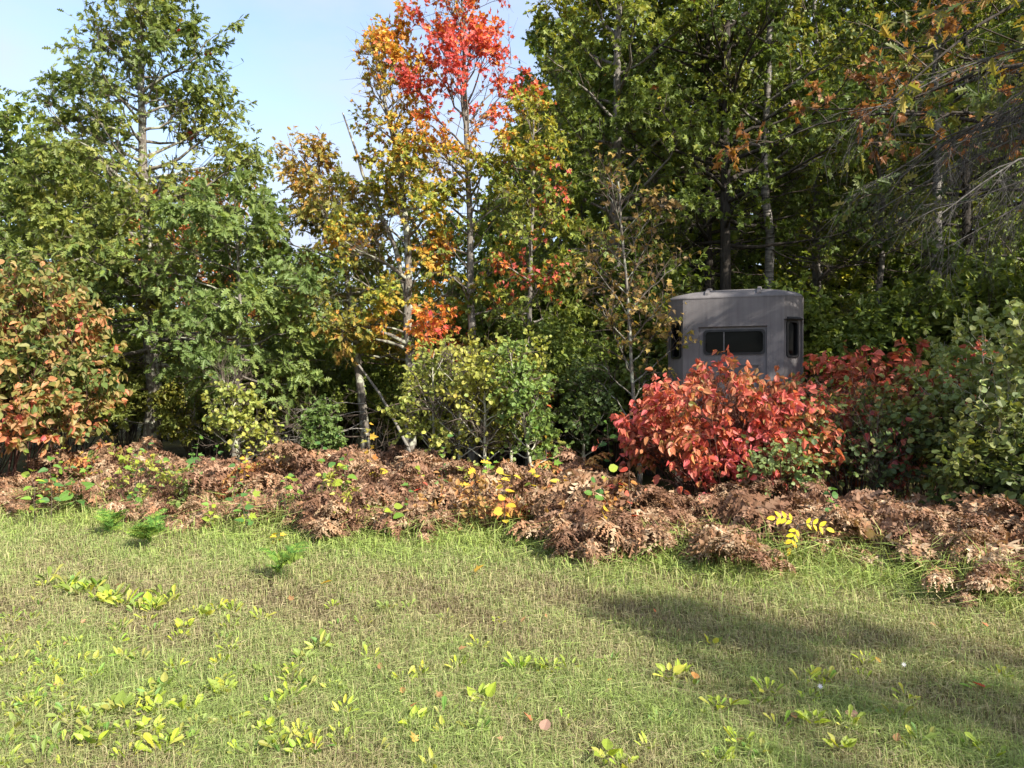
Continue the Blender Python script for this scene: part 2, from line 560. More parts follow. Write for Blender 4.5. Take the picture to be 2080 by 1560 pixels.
def build_tree(name, label, loc, seed, H, prof, nl, r0, colfn, leaf='maple', lsize=.11, first=.2, lean=(0, 0), elev=(10, 60),
               nsub=7, ntw=5, nleaf=5, sublen=.4, twlen=.34, nbare=0, bark='bark_pale', trunk=None, gap=-.75, gapscale=1.1, hang=.35,
               single=0, group=None, wob=.25, asym=None, extra=None, cat='tree', droop=0.0, trunks=None):
    rng = np.random.default_rng(seed)
    root = thing(name, label, cat, loc, group)
    K = 18
    f = np.linspace(0, 1, K)
    if trunk is not None:
        tp = np.array(trunk, float)
        tz = np.linspace(0, 1, len(tp))
        T = np.stack([np.interp(f, tz, tp[:, c]) for c in range(3)], 1)
    else:
        T = np.stack([lean[0] * f ** 1.4, lean[1] * f ** 1.4, H * f], 1)
    wb = np.cumsum(rng.normal(size=(K, 3)) * [1, 1, 0], axis=0) * .035 * wob * H / 4
    wb -= wb[0]
    T = T + wb
    tr = r0 * (1 - f) ** .85 * .92 + .012
    tr = tr * (1 + .55 * np.exp(-f * H / .22))
    T[0, 2] -= .12
    # limbs
    fl = first + (.985 - first) * (np.arange(nl) + rng.uniform(0, 1, nl)) / nl
    st, _ = path_at(T[None], np.zeros(nl, int), fl)
    az = np.arange(nl) * 2.39996 + rng.uniform(-.4, .4, nl)
    Rr = np.interp(fl, [p[0] for p in prof], [p[1] for p in prof]) * rng.uniform(.6, 1.12, nl)
    if asym is not None:
        Rr = Rr * (1 + asym[0] * np.cos(az) + asym[1] * np.sin(az))
    el = np.radians(np.interp(fl, [first, 1], elev)) + rng.normal(size=nl) * .12
    dh = np.stack([np.cos(az), np.sin(az), np.zeros(nl)], 1)
    tip = st + Rr[:, None] * (dh + UP * np.tan(el)[:, None])
    limbs = curve(rng, st, tip, 8, rng.uniform(-.10, .05, nl), .22)
    lr0 = np.minimum(np.interp(fl, f, tr) * .5, .012 + .016 * Rr)
    subs, tw, lp, lt = ramify(rng, limbs, nsub, ntw, nleaf, sublen, twlen, droop=droop)
    if extra is not None:      # explicit limbs: (start, tip, sag)
        ea = np.array([e[0] for e in extra], float); eb = np.array([e[1] for e in extra], float)
        el_ = curve(rng, ea, eb, 8, np.array([e[2] for e in extra]), .2)
        s2, t2, lp2, lt2 = ramify(rng, el_, nsub, ntw, nleaf, sublen * .8, twlen, droop=droop)
        limbs = np.concatenate([limbs, el_]); lr0 = np.concatenate([lr0, np.full(len(el_), .045)])
        subs = np.concatenate([subs, s2]); tw = np.concatenate([tw, t2]); lp = np.concatenate([lp, lp2]); lt = np.concatenate([lt, lt2])
    tsets = [(T[None], tr[None], 10), (limbs, rad_set(limbs, lr0, np.full(len(limbs), .006)), 6)]
    if trunks:
        for (pts, ra) in trunks:
            pp = np.array(pts, float)
            ff = np.linspace(0, 1, len(pp))
            Q = np.stack([np.interp(f, ff, pp[:, c]) for c in range(3)], 1) + wb * .6
            tsets.append((Q[None], (ra * (1 - f) * .9 + .012)[None], 8))
    link('trunk', tube_mesh('trunk', tsets, M[bark]), root)
    link('twigs', tube_mesh('twigs', [(subs, rad_set(subs, np.full(len(subs), .008), np.full(len(subs), .003)), 4),
                                      (tw, rad_set(tw, np.full(len(tw), .003), np.full(len(tw), .0015)), 3)], M['twig']), root)['kind'] = 'stuff'
    if nbare:                  # dead bare limbs low on the trunk
        fb = rng.uniform(.08, first + .12, nbare)
        sb, _ = path_at(T[None], np.zeros(nbare, int), fb)
        ab = rng.uniform(0, 6.28, nbare)
        Lb = rng.uniform(.7, 1.9, nbare)
        eb = sb + np.stack([np.cos(ab) * Lb, np.sin(ab) * Lb, rng.uniform(-.25, .35, nbare) * Lb], 1)
        bl = curve(rng, sb, eb, 8, rng.uniform(-.12, .02, nbare), .3)
        bs, bt, _, _ = ramify(rng, bl, 7, 4, 1, .4, .3)
        link('dead_branches', tube_mesh('dead_branches', [(bl, rad_set(bl, np.full(nbare, .018), np.full(nbare, .004)), 5),
             (bs, rad_set(bs, np.full(len(bs), .006), np.full(len(bs), .002)), 3),
             (bt, rad_set(bt, np.full(len(bt), .003), np.full(len(bt), .0015)), 3)], M['bark_dark' if bark == 'bark_dark' else 'twig']), root)['kind'] = 'stuff'
    ok = noise3(lp, gapscale, seed + 5) + rng.normal(size=len(lp)) * .25 > gap
    lp, lt = lp[ok], lt[ok]
    outw = norm((lp - np.stack([np.interp(lp[:, 2], T[:, 2], T[:, 0]), np.interp(lp[:, 2], T[:, 2], T[:, 1]), lp[:, 2]], 1)))
    D, Nn = orient(rng, lt, lp, hang, outw)
    sc = lsize * rng.uniform(.6, 1.2, len(lp))
    C = colfn(lp, rng) * rng.uniform(.75, 1.2, (len(lp), 1))
    foliage(root, leaf, lp, D, Nn, sc, C, single, 'crown', rng)
    return root

def build_shrub(name, label, loc, seed, H, rad, nst, colfn, leaf='ovate', lsize=.09, nsub=7, ntw=4, nleaf=4, base=.25, bark='twig', single=0,
                group=None, cat='shrub', hang=.5, low=.25, stem_r=.010, sublen=.35, twlen=.22, flat=1.0, gap=-2, face=.5, up=.15):
    """several stems from the ground, tips spread over a dome"""
    rng = np.random.default_rng(seed)
    root = thing(name, label, cat, loc, group)
    a = rng.uniform(0, 6.28, nst); r = base * np.sqrt(rng.uniform(0, 1, nst))
    A = np.stack([np.cos(a) * r, np.sin(a) * r, np.full(nst, -.03)], 1)
    a2 = a + rng.normal(size=nst) * .5
    q = np.sqrt(rng.uniform(0, 1, nst))
    zt = H * (np.sqrt(np.maximum(0, 1 - (q * .93) ** 2)) * (1 - low) + low) * rng.uniform(.6, 1.08, nst)
    B = np.stack([np.cos(a2) * q * rad * .85, np.sin(a2) * q * rad * .85 * flat, zt], 1)
    stems = curve(rng, A, B, 9, np.full(nst, .10), .2)
    subs, tw, lp, lt = ramify(rng, stems, nsub, ntw, nleaf, sublen, twlen, t0=low, up=up)
    link('stems', tube_mesh('stems', [(stems, rad_set(stems, np.full(nst, stem_r), np.full(nst, .003)), 5),
         (subs, rad_set(subs, np.full(len(subs), .004), np.full(len(subs), .002)), 3),
         (tw, rad_set(tw, np.full(len(tw), .002), np.full(len(tw), .001)), 3)], M[bark]), root)['kind'] = 'stuff'
    ok = (lp[:, 2] > .06) & (noise3(lp, 2.2, seed + 3) + rng.normal(size=len(lp)) * .2 > gap)
    lp, lt = lp[ok], lt[ok]
    outw = norm(lp - np.array([0, 0, H * .3]))
    D, Nn = orient(rng, lt, lp, hang, outw, face)
    C = colfn(lp, rng) * rng.uniform(.78, 1.2, (len(lp), 1))
    foliage(root, leaf, lp, D, Nn, lsize * rng.uniform(.6, 1.2, len(lp)), C, single, 'foliage', rng)
    return root

# ------------------------------------------------------------------ colours
def cf(stops, base=.45, nz_amp=.3, rnd_amp=.16, scale=.9, seed=1, zf=None, odd=None, oddp=0.0):
    def fn(P, rng):
        v = base + nz_amp * noise3(P, scale, seed) + rnd_amp * rng.normal(size=len(P))
        if zf is not None:
            v = v + zf(P)
        c = ramp(v, stops)
        if odd is not None:
            k = (noise3(P, scale * 1.7, seed + 9) + .35 * rng.normal(size=len(P))) > oddp
            c[k] = np.array(odd)[rng.integers(0, len(odd), k.sum())]
        return c
    return fn

G_DARK, G_MID, G_PALE, G_YEL = (.08, .125, .028), (.135, .19, .038), (.215, .265, .05), (.35, .35, .055)  # leaf greens from deep to yellowish, mixed at random by noise
GOLD, ORANGE, ORED, RED, PINK, RUST = (.56, .39, .06), (.68, .28, .05), (.66, .17, .07), (.50, .055, .045), (.64, .13, .13), (.30, .10, .035)
oak_stops = [(0, (.085, .13, .035)), (.35, (.14, .19, .045)), (.7, (.215, .25, .055)), (1, (.33, .32, .065))]
green_stops = [(0, G_DARK), (.4, G_MID), (.75, G_PALE), (1, G_YEL)]
fall_stops = [(0, (.17, .23, .045)), (.25, (.34, .35, .055)), (.42, GOLD), (.6, ORANGE), (.75, ORED), (.9, (.62, .10, .085)), (1, PINK)]

# ------------------------------------------------------------------ ground
GE = [(-40, 9.6), (-6.3, 9.4), (-4.6, 9.05), (-2.8, 8.2), (-1.2, 7.8), (.3, 7.75), (.75, 6.8), (1.75, 6.65), (2.16, 6.45), (3.1, 6.4), (3.4, 5.5), (3.7, 5.3), (6, 4.2), (9, 2.5), (40, 2)]
def edge(x):
    return np.interp(x, [g[0] for g in GE], [g[1] for g in GE])

def build_ground():
    n = 90
    u = np.linspace(-1, 1, n)
    g = np.sign(u) * (np.abs(u) ** 2.6) * 600
    X, Yy = np.meshgrid(g, g + 8, indexing='xy')
    P = np.stack([X.ravel(), Yy.ravel(), np.zeros(X.size)], 1)
    r = np.hypot(P[:, 0], P[:, 1] - 8)
    P[:, 2] = .02 * noise3(P, .5, 3) * (r < 60) - .03
    i, j = np.meshgrid(np.arange(n - 1), np.arange(n - 1), indexing='ij')
    q = np.stack([i * n + j, i * n + j + 1, (i + 1) * n + j + 1, (i + 1) * n + j], -1).reshape(-1)
    o = link('ground', make_mesh('ground', P, q, np.arange(len(q) // 4) * 4, None, M['soil'], True))
    tag(o, 'meadow soil under thin dry grass, running back into the woods', 'ground', kind='structure')
build_ground()

# ------------------------------------------------------------------ grass
def build_grass(name, label, N, seed, tall):
    rng = np.random.default_rng(seed)
    y = 2.6 * (10.6 / 2.6) ** rng.uniform(0, 1, N * 2)
    x = rng.uniform(-1, 1, N * 2) * (.70 * y + .5)
    e = edge(x)
    dd = e - y                                   # distance in front of the fern edge
    P = np.stack([x, y, np.zeros_like(x)], 1)
    big = noise3(P, 1.3, 21); fine = noise3(P, 4.0, 22); clump = noise3(P, 11.0, 23)
    if tall:
        w = np.exp(-((dd - .0) / .6) ** 2) * (1 + .5 * fine)
        w += np.where((dd < 0) & (dd > -1.7), .10, 0)
        w += np.where((dd > .8) & (fine + .5 * big > .7), .12, .02)
    else:
        w = np.where(dd > -.4, .9 + .25 * fine, 0)
    k = rng.uniform(0, 1, len(x)) < w
    P, dd, big, fine, clump = P[k][:N], dd[k][:N], big[k][:N], fine[k][:N], clump[k][:N]
    n = len(P)
    if tall:
        ln = rng.uniform(.10, .30, n) * np.where(dd < -.1, 2.3, np.clip(1.1 - .25 * np.abs(dd - .1), .5, 1.1))
        wd = np.maximum(.0020, .00050 * P[:, 1]) * rng.uniform(.8, 1.4, n)
        v = .55 + .25 * big + .22 * rng.normal(size=n)
        C = ramp(v, [(0, (.36, .31, .16)), (.35, (.32, .33, .12)), (.65, (.21, .29, .07)), (1, (.28, .35, .08))])
        bend = rng.uniform(.5, 2.2, n)
    else:
        ln = rng.uniform(.035, .115, n) * np.clip(1 + .25 * big + .45 * clump, .3, 1.9)
        wd = np.maximum(.0014, .00042 * P[:, 1]) * rng.uniform(.7, 1.3, n)
        v = .50 + .20 * big + .16 * fine + .12 * clump + .24 * rng.normal(size=n)
        C = ramp(v, [(0, (.17, .13, .08)), (.25, (.33, .285, .16)), (.5, (.30, .30, .125)), (.75, (.20, .26, .085)), (1, (.26, .34, .09))])
        bend = np.where(rng.uniform(size=n) < .45, rng.uniform(1.5, 3.2, n), rng.uniform(.4, 1.5, n))
    C *= rng.uniform(.75, 1.4, (n, 1))
    a = rng.uniform(0, 6.28, n)
    h = np.stack([np.cos(a), np.sin(a), np.zeros(n)], 1)
    side = norm(np.stack([-np.sin(a), np.cos(a), rng.normal(size=n) * .5], 1)) * wd[:, None]
    m = P + (UP * (.62 / (1 + .4 * bend))[:, None] + h * (.25 * bend)[:, None]) * ln[:, None]
    t = P + (UP * (.95 / (1 + 1.1 * bend ** 2))[:, None] + h * (.75 * bend)[:, None]) * ln[:, None]
    P[:, 2] -= .045
    V = np.stack([P - side, P + side, m + side * .8, m - side * .8, t], 1).reshape(-1, 3)
    L = np.array([0, 1, 2, 3, 3, 2, 4])
    loops = (L[None] + (np.arange(n) * 5)[:, None]).reshape(-1)
    starts = (np.array([0, 4])[None] + (np.arange(n) * 7)[:, None]).reshape(-1)
    o = link(name, make_mesh(name, V, loops, starts, np.repeat(C, 5, 0), M['grass']))
    tag(o, label, 'grass', kind='stuff')
build_grass('meadow_grass', 'short dry olive and straw coloured grass of the mown meadow', 195000, 31, False)
build_grass('tall_grass', 'taller arching green and straw grass along the fern edge and in loose tufts', 60000, 32, True)

# ------------------------------------------------------------------ hunting blind
def rrect(w, h, r, n=6):
    pts = []
    for (cx, cy, a0) in ((w / 2 - r, h / 2 - r, 0), (-w / 2 + r, h / 2 - r, 90), (-w / 2 + r, -h / 2 + r, 180), (w / 2 - r, -h / 2 + r, 270)):
        for k in range(n + 1):
            a = R(a0 + 90 * k / n)
            pts.append((cx + r * math.cos(a), cy + r * math.sin(a)))
    return np.array(pts)

def build_blind(loc, rz):
    root = thing('hunting_blind', 'taupe grey moulded hunting blind with dark windows standing behind the red bush', 'hunting blind', loc, rz=rz)
    Z0, Z1 = .70, 2.86
    # plan: a square with wide chamfered corners; front at -y
    hw, hf = .95, .70
    def side_xy(name_, u):      # u in metres along the side, 0 at its middle, outward bow
        return u
    plan = []
    bow = .03
    def pl(k, ulist):           # flat side k (0 front, 1 right, 2 back, 3 left)
        a = k * math.pi / 2
        for u in ulist:
            v = -hw - bow * (1 - (u / hf) ** 2)
            plan.append((u * math.cos(a) - v * math.sin(a), u * math.sin(a) + v * math.cos(a)))
    us = np.linspace(-hf, hf, 13)
    for k in range(4):
        pl(k, us)
        # chamfer midpoint, pushed out a little so that the corner reads rounded
        a = k * math.pi / 2
        x0, y0 = (hf + hw) / 2 + .012, -(hf + hw) / 2 - .012
        plan.append((x0 * math.cos(a) - y0 * math.sin(a), x0 * math.sin(a) + y0 * math.cos(a)))
    plan = np.array(plan)
    n = len(plan)
    # openings on the front side and the four chamfers are whole panels built apart; the other sides are plain
    mb = MB()
    def ring(sc, z):
        return np.concatenate([plan * sc, np.full((n, 1), z)], 1)
    # wall skin, leaving out the front side (indices 0..12) and the two front chamfers (12-13-14 and n-1..)
    lo, hi = ring(1.0, Z0), ring(1.0, Z1)
    V = np.concatenate([lo, hi])
    F = []
    skip = set(range(0, 12)) | {12, 13} | {n - 1, n - 2}
    for i in range(n):
        if i in skip:
            continue
        j = (i + 1) % n
        F.append((i, j, n + j, n + i))
    mb.add(V, F)
    body = link('wall', mb.mesh('wall', M['shell']), root)

    # --- front panel in (u, z) coordinates with depth d behind the wall face
    def front_pt(u, z, d):
        return (u, -hw - bow * (1 - (u / hf) ** 2) + d, z)
    def strip_rect(mb, u0, u1, z0, z1, d, nu=10):
        uu = np.linspace(u0, u1, nu + 1)
        V = [front_pt(u, z0, d) for u in uu] + [front_pt(u, z1, d) for u in uu]
        mb.add(V, [(i, i + 1, nu + 2 + i, nu + 1 + i) for i in range(nu)])
    def rect_loop(w, h, cx, cz, k):
        """k points round a rectangle matched by angle to a rounded rectangle's points"""
        inner = rrect(w, h, min(w, h) * .02)
        return inner
    RU0, RU1, RZ1 = -.475, .475, 2.43          # recess of the front panel, open to the floor line
    RZ0 = Z0
    dep = .035
    mb = MB()
    strip_rect(mb, -hf, RU0, Z0, Z1, 0, 4)
    strip_rect(mb, RU1, hf, Z0, Z1, 0, 4)
    strip_rect(mb, RU0, RU1, RZ1, Z1, 0, 12)
    # recess reveals
    uu = np.linspace(RU0, RU1, 13)
    V = [front_pt(u, RZ1, 0) for u in uu] + [front_pt(u, RZ1, dep) for u in uu]
    mb.add(V, [(i, i + 1, 14 + i, 13 + i) for i in range(12)])
    for u in (RU0, RU1):
        mb.add([front_pt(u, RZ0, 0), front_pt(u, RZ1, 0), front_pt(u, RZ1, dep), front_pt(u, RZ0, dep)], [(0, 1, 2, 3)])
    link('front_surround', mb.mesh('front_surround', M['shell']), root)

    def holed(mapfn, u0, u1, z0, z1, cx, cz, w, h, r, d):
        """panel from u0..u1, z0..z1 with a rounded hole; returns the mesh builder"""
        m = MB()
        inner = rrect(w, h, r, 8)
        N = len(inner)
        outer = []
        for (a, b) in inner:                   # project outwards to the panel's rectangle, corners kept
            outer.append((a, b))
        outer = np.array(outer)
        q = N // 4
        half = [(u1 - cx, z1 - cz), (u0 - cx, z1 - cz), (u0 - cx, z0 - cz), (u1 - cx, z0 - cz)]
        V, F = [], []
        for (a, b) in inner:
            V.append(mapfn(cx + a, cz + b, d))
        corner_ids = []
        for (a, b) in half:
            V.append(mapfn(cx + a, cz + b, d)); corner_ids.append(len(V) - 1)
        for c in range(4):
            ids = list(range(c * q, c * q + q))
            for i in range(q - 1):
                F.append((corner_ids[c], ids[i], ids[i + 1]))
            nxt = (c + 1) % 4
            F.append((corner_ids[c], ids[-1], (ids[-1] + 1) % N, corner_ids[nxt]))
        m.add(V, F)
        return m, inner
    def rim(mapfn, inner, cx, cz, w0, w1, d0, d1, name, mat, parent):
        """rounded ring between two offsets of the opening"""
        m = MB()
        N = len(inner)
        s = lambda k: np.stack([inner[:, 0] + np.sign(inner[:, 0]) * k, inner[:, 1] + np.sign(inner[:, 1]) * k], 1)
        A, B = s(w0), s(w1)
        V = [mapfn(cx + a, cz + b, d1) for a, b in A] + [mapfn(cx + a, cz + b, d0) for a, b in A] + \
            [mapfn(cx + a, cz + b, d0) for a, b in B] + [mapfn(cx + a, cz + b, d1) for a, b in B]
        F = []
        for k in range(3):
            for i in range(N):
                j = (i + 1) % N
                F.append((k * N + i, k * N + j, (k + 1) * N + j, (k + 1) * N + i))
        m.add(V, F)
        return link(name, m.mesh(name, mat), parent)
    def pane(mapfn, inner, cx, cz, d, name, parent, u_lo=-9, u_hi=9):
        m = MB()
        P = [(min(max(a, u_lo), u_hi), b) for a, b in inner]
        m.add([mapfn(cx + a, cz + b, d) for a, b in P], [tuple(range(len(P)))])
        return link(name, m.mesh(name, M['glass']), parent)

    # door-like front panel with the wide window
    WC, WZ, WW, WH = .02, 2.205, .83, .335
    m, inner = holed(front_pt, RU0, RU1, RZ0, RZ1, WC, WZ, WW, WH, .055, dep)
    fp = link('front_panel', m.mesh('front_panel', M['shell']), root)
    flatmap = lambda u, z, d: (u, -hw - bow * .9 + d, z)
    win = rim(front_pt, inner, WC, WZ, -.016, .014, dep - .014, dep + .05, 'window_frame', M['gasket'], root)
    rim(front_pt, inner, WC, WZ, .014, .022, dep - .009, dep + .01, 'window_rim', M['edge'], win)
    pane(flatmap, inner, WC, WZ, dep + .020, 'pane', win, -9, -.14)
    pane(flatmap, inner, WC, WZ, dep + .030, 'pane', win, -.14, 9)
    mb2 = MB()
    mb2.box((WC - .14, -hw - bow + dep + .022, WZ), (.018, .022, WH + .01))
    link('window_bar', mb2.mesh('window_bar', M['edge']), win)
    # lower hatch outline
    mb2 = MB()
    hx0, hx1, hz0, hz1, t = -.36, .36, .95, 1.87, .014
    for (cx, cz, w, h) in ((0, hz1, hx1 - hx0, t), (hx0, (hz0 + hz1) / 2, t, hz1 - hz0), (hx1, (hz0 + hz1) / 2, t, hz1 - hz0), (0, hz0, hx1 - hx0, t)):
        mb2.box((cx, -hw - bow * .93 + dep - .004, cz), (w, .02, h))
    link('hatch_seam', mb2.mesh('hatch_seam', M['edge']), root)

    # --- chamfer panels
    for sgn in (-1, 1):
        A = np.array((sgn * hf, -hw)); B = np.array((sgn * hw, -hf))
        mid = np.array((sgn * ((hf + hw) / 2 + .012), -(hf + hw) / 2 - .012))
        Lc = np.linalg.norm(B - A)
        nrm = np.array((sgn * .7071, -.7071))
        def cmap(u, z, d, A=A, B=B, nrm=nrm, Lc=Lc):
            s = u / Lc + .5
            p = A + (B - A) * s + nrm * (.012 * 1.41 * (1 - (2 * s - 1) ** 2) - d)
            return (p[0], p[1], z)
        mb = MB()
        h = Lc / 2
        wz1 = 2.52
        ulist = np.linspace(-h, h, 9)
        def cstrip(u0, u1, z0, z1, d, k=6):
            uu = np.linspace(u0, u1, k + 1)
            mb.add([cmap(u, z0, d) for u in uu] + [cmap(u, z1, d) for u in uu], [(i, i + 1, k + 2 + i, k + 1 + i) for i in range(k)])
        cstrip(-h, h, wz1, Z1, 0)
        mb.add([cmap(u, wz1, 0) for u in ulist] + [cmap(u, wz1, .03) for u in ulist], [(i, i + 1, 10 + i, 9 + i) for i in range(8)])
        for u in (-h, h):
            mb.add([cmap(u, Z0, 0), cmap(u, wz1, 0), cmap(u, wz1, .03), cmap(u, Z0, .03)], [(0, 1, 2, 3)])
        cs = link('corner_surround', mb.mesh('corner_surround', M['shell']), root)
        cz, wh, ww = 2.24, .50, .20
        m, inner = holed(cmap, -h, h, Z0, wz1, 0, cz, ww, wh, .045, .03)
        link('corner_panel', m.mesh('corner_panel', M['shell']), root)
        w2 = rim(cmap, inner, 0, cz, -.014, .014, .012, .08, 'window_frame', M['gasket'], root)
        pane(cmap, inner, 0, cz, .055, 'pane', w2)
        if sgn > 0:              # rain brow over the window
            mb3 = MB()
            uu = np.linspace(-.13, .13, 7)
            top = [cmap(u, 2.555, .0) for u in uu]; out = [cmap(u, 2.525, -.055) for u in uu]; low = [cmap(u, 2.510, -.05) for u in uu]; bk = [cmap(u, 2.515, .0) for u in uu]
            V = top + out + low + bk
            F = []
            for k in range(3):
                F += [(k * 7 + i, k * 7 + i + 1, k * 7 + 8 + i, k * 7 + 7 + i) for i in range(6)]
            F += [(0, 7, 14, 21), (6, 27, 20, 13)]
            mb3.add(V, F)
            link('window_brow', mb3.mesh('window_brow', M['gasket']), root)

    # --- roof: rounded shoulder, then a shallow dome
    mb = MB()
    prof = [(1.004, Z1 - .02), (1.007, Z1 - .008), (1.0, Z1 + .008), (.975, Z1 + .032), (.90, Z1 + .07), (.75, Z1 + .11), (.5, Z1 + .155), (.25, Z1 + .18), (.02, Z1 + .19)]
    V = np.concatenate([ring(s, z) for s, z in prof])
    F = []
    for k in range(len(prof) - 1):
        for i in range(n):
            j = (i + 1) % n
            F.append((k * n + i, k * n + j, (k + 1) * n + j, (k + 1) * n + i))
    F.append(tuple((len(prof) - 1) * n + i for i in range(n)))
    mb.add(V, F)
    roof = link('roof', mb.mesh('roof', M['shell'], True), root)
    for ux in (-.36, .36):       # raised roof ribs
        mb = MB()
        ks = [(s, z) for s, z in prof[3:]]
        pv = []
        for s, z in ks[:-1]:
            y = -(hw + bow * .8) * s
            pv.append((y, z))
        V, F = [], []
        for (y, z) in pv:
            for (dx, dz) in ((-.03, -.01), (-.022, .032), (.022, .032), (.03, -.01)):
                V.append((ux + dx, y, z + dz))
        for k in range(len(pv) - 1):
            for i in range(3):
                F.append((k * 4 + i, k * 4 + i + 1, k * 4 + 5 + i, k * 4 + 4 + i))
        F.append((0, 1, 2, 3))
        mb.add(V, F)
        link('roof_rib', mb.mesh('roof_rib', M['shell']), roof)
    # floor and stand
    mb = MB()
    fl = ring(.985, Z0 - .02)
    mb.add(fl, [tuple(range(n))[::-1]])
    mb.box((0, 0, Z0 - .07), (1.75, 1.75, .09))
    link('floor', mb.mesh('floor', M['wood']), root)
    for sx in (-1, 1):
        for sy in (-1, 1):
            mb = MB()
            mb.box((sx * .78, sy * .78, (Z0 - .115) / 2 - .06), (.10, .10, Z0 - .115 + .12))
            link('leg', mb.mesh('leg', M['wood']), root)
BL = (gx(1495, 11.9), 11.9, 0)
build_blind(BL, math.atan2(-BL[0], BL[1]) - R(3))

# ------------------------------------------------------------------ trees of the wood's edge
# the tall oak
oak_cols = cf(oak_stops, .52, .28, .16, .8, 4, odd=[(.50, .06, .05), (.5, .38, .04), (.45, .33, .05)], oddp=1.45)
build_tree('oak_tree', 'tall green oak with lobed leaves and a lichened trunk beside the red-orange shrub', (gx(308, 15), 15, 0), 101, 9.6,
           [(.0, 2.3), (.2, 2.6), (.35, 2.6), (.5, 2.25), (.65, 1.8), (.8, 1.3), (.92, .7), (1, .25)], 78, .17, oak_cols, 'oak', .145, first=.21,
           elev=(0, 42), nsub=8, ntw=5, nleaf=8, bark='bark', gap=-.5, gapscale=1.3, lean=(-.25, 0), single=300, nbare=9, twlen=.4)
build_tree('oak_tree', 'young low oak spreading light green leaves in front of the tall oak', (gx(480, 13.2), 13.2, 0), 102, 4.6,
           [(.0, 1.0), (.3, 1.9), (.55, 1.8), (.8, 1.2), (1, .3)], 26, .06, cf([(0, (.10, .16, .045)), (.5, (.155, .22, .06)), (1, (.25, .30, .07))], .5, .25, .15, 1, 8),
           'oak', .15, first=.36, elev=(-5, 45), nsub=8, ntw=5, nleaf=8, bark='bark', gap=-.7, nbare=4)
build_tree('oak_tree', 'leafy green oak crown filling in left of the tall oak trunk', (gx(110, 14), 14, 0), 103, 5.3,
           [(.0, 1.2), (.3, 2.0), (.55, 1.8), (.8, 1.0), (1, .3)], 32, .09, cf(oak_stops, .62, .28, .15, 1, 18, odd=[(.5, .38, .04)], oddp=1.5),
           'oak', .15, first=.16, elev=(5, 45), nsub=8, ntw=5, nleaf=8, bark='bark', gap=-.7, nbare=4)
# golden-brown oak leaning left
gold_cols = cf([(0, (.12, .16, .04)), (.35, (.25, .24, .05)), (.6, (.42, .26, .06)), (.85, (.45, .20, .05)), (1, (.5, .3, .06))], .5, .38, .14, .9, 31)
x0 = gx(745, 14)
build_tree('oak_tree', 'slim golden brown oak leaning left between the tall oak and the orange maple', (x0, 14, 0), 104, 5.9,
           [(.0, .9), (.3, 1.25), (.55, 1.1), (.8, .5), (1, .2)], 32, .09, gold_cols, 'oak', .13, first=.33, elev=(0, 50), nsub=7, ntw=5, nleaf=6, bark='bark',
           gap=-.5, trunk=[(0, 0, 0), (-.1, 0, 1.2), (-.25, 0, 2.6), (-.5, 0, 3.9), (-1.0, 0, 5.0), (-1.25, 0, 5.8)], nbare=7, single=200)
# orange maple and red maple
def zramp(z0, v0, z1, v1):
    return lambda P: np.interp(P[:, 2], [z0, z1], [v0, v1])
m1 = cf(fall_stops, -.02, .17, .14, .8, 44, zf=lambda P: np.interp(P[:, 2], [1.8, 2.6, 3.2, 4.0, 4.7, 6, 7.5], [.3, .54, .24, .46, .16, .42, .52]) + .03 * P[:, 0])
build_tree('maple_tree', 'slender orange and gold maple with a dark leaning trunk beside the red-topped maple', (gx(834, 13.5), 13.5, 0), 105, 7.6,
           [(.0, .8), (.25, 1.15), (.5, .95), (.75, .72), (1, .2)], 44, .105, m1, 'maple', .092, first=.24, elev=(15, 62), nsub=7, ntw=5, nleaf=9, bark='bark',
           gap=-.12, gapscale=1.7, trunk=[(0, 0, 0), (.0, 0, 1.2), (-.06, 0, 2.6), (.02, 0, 3.8), (-.1, 0, 5.2), (-.4, 0, 6.5), (-.5, 0, 7.5)],
           trunks=[([(.0, 0, 2.9), (-.35, .1, 4.2), (-.85, 0, 5.4), (-1.15, 0, 6.4)], .045)], single=250, nbare=4,
           extra=[((-.04, 0, 2.2), (-1.3, -.15, 2.55), .06), ((-.04, 0, 2.3), (-1.0, -.45, 2.7), .06), ((0, 0, 3.4), (-.95, -.2, 4.0), .05)])
m2 = cf(fall_stops, -.02, .22, .14, .9, 47, zf=lambda P: np.interp(P[:, 2], [2, 4.5, 5.4, 6.1, 6.8], [.08, .12, .34, .70, .92]) + .10 * np.maximum(0, P[:, 0] - .4))
build_tree('maple_tree', 'pale-trunked maple turning from green to bright red at its top', (gx(962, 13.5), 13.5, 0), 106, 9.0,
           [(.0, .5), (.25, .65), (.42, .75), (.55, 1.0), (.7, .85), (.85, .55), (1, .25)], 52, .085, m2, 'maple', .092, first=.30, elev=(25, 68), nsub=6, ntw=5, nleaf=8,
           bark='bark_pale', gap=-.22, gapscale=1.8, lean=(-.2, 0), single=250, nbare=3)
m3 = cf(fall_stops, .14, .12, .08, 1.0, 49, zf=zramp(2, -.1, 6.3, .12), odd=[(.64, .13, .12), (.62, .17, .09), (.66, .26, .06)], oddp=.38)
build_tree('maple_tree', 'yellow-green maple with drooping red side branches against the dark green maples', (gx(1072, 13.0), 13.0, 0), 107, 6.3,
           [(.0, .6), (.3, .75), (.6, .6), (.85, .4), (1, .15)], 32, .05, m3, 'maple', .092, first=.22, elev=(0, 50), nsub=6, ntw=5, nleaf=8, bark='bark_pale', gap=-.3, single=150)

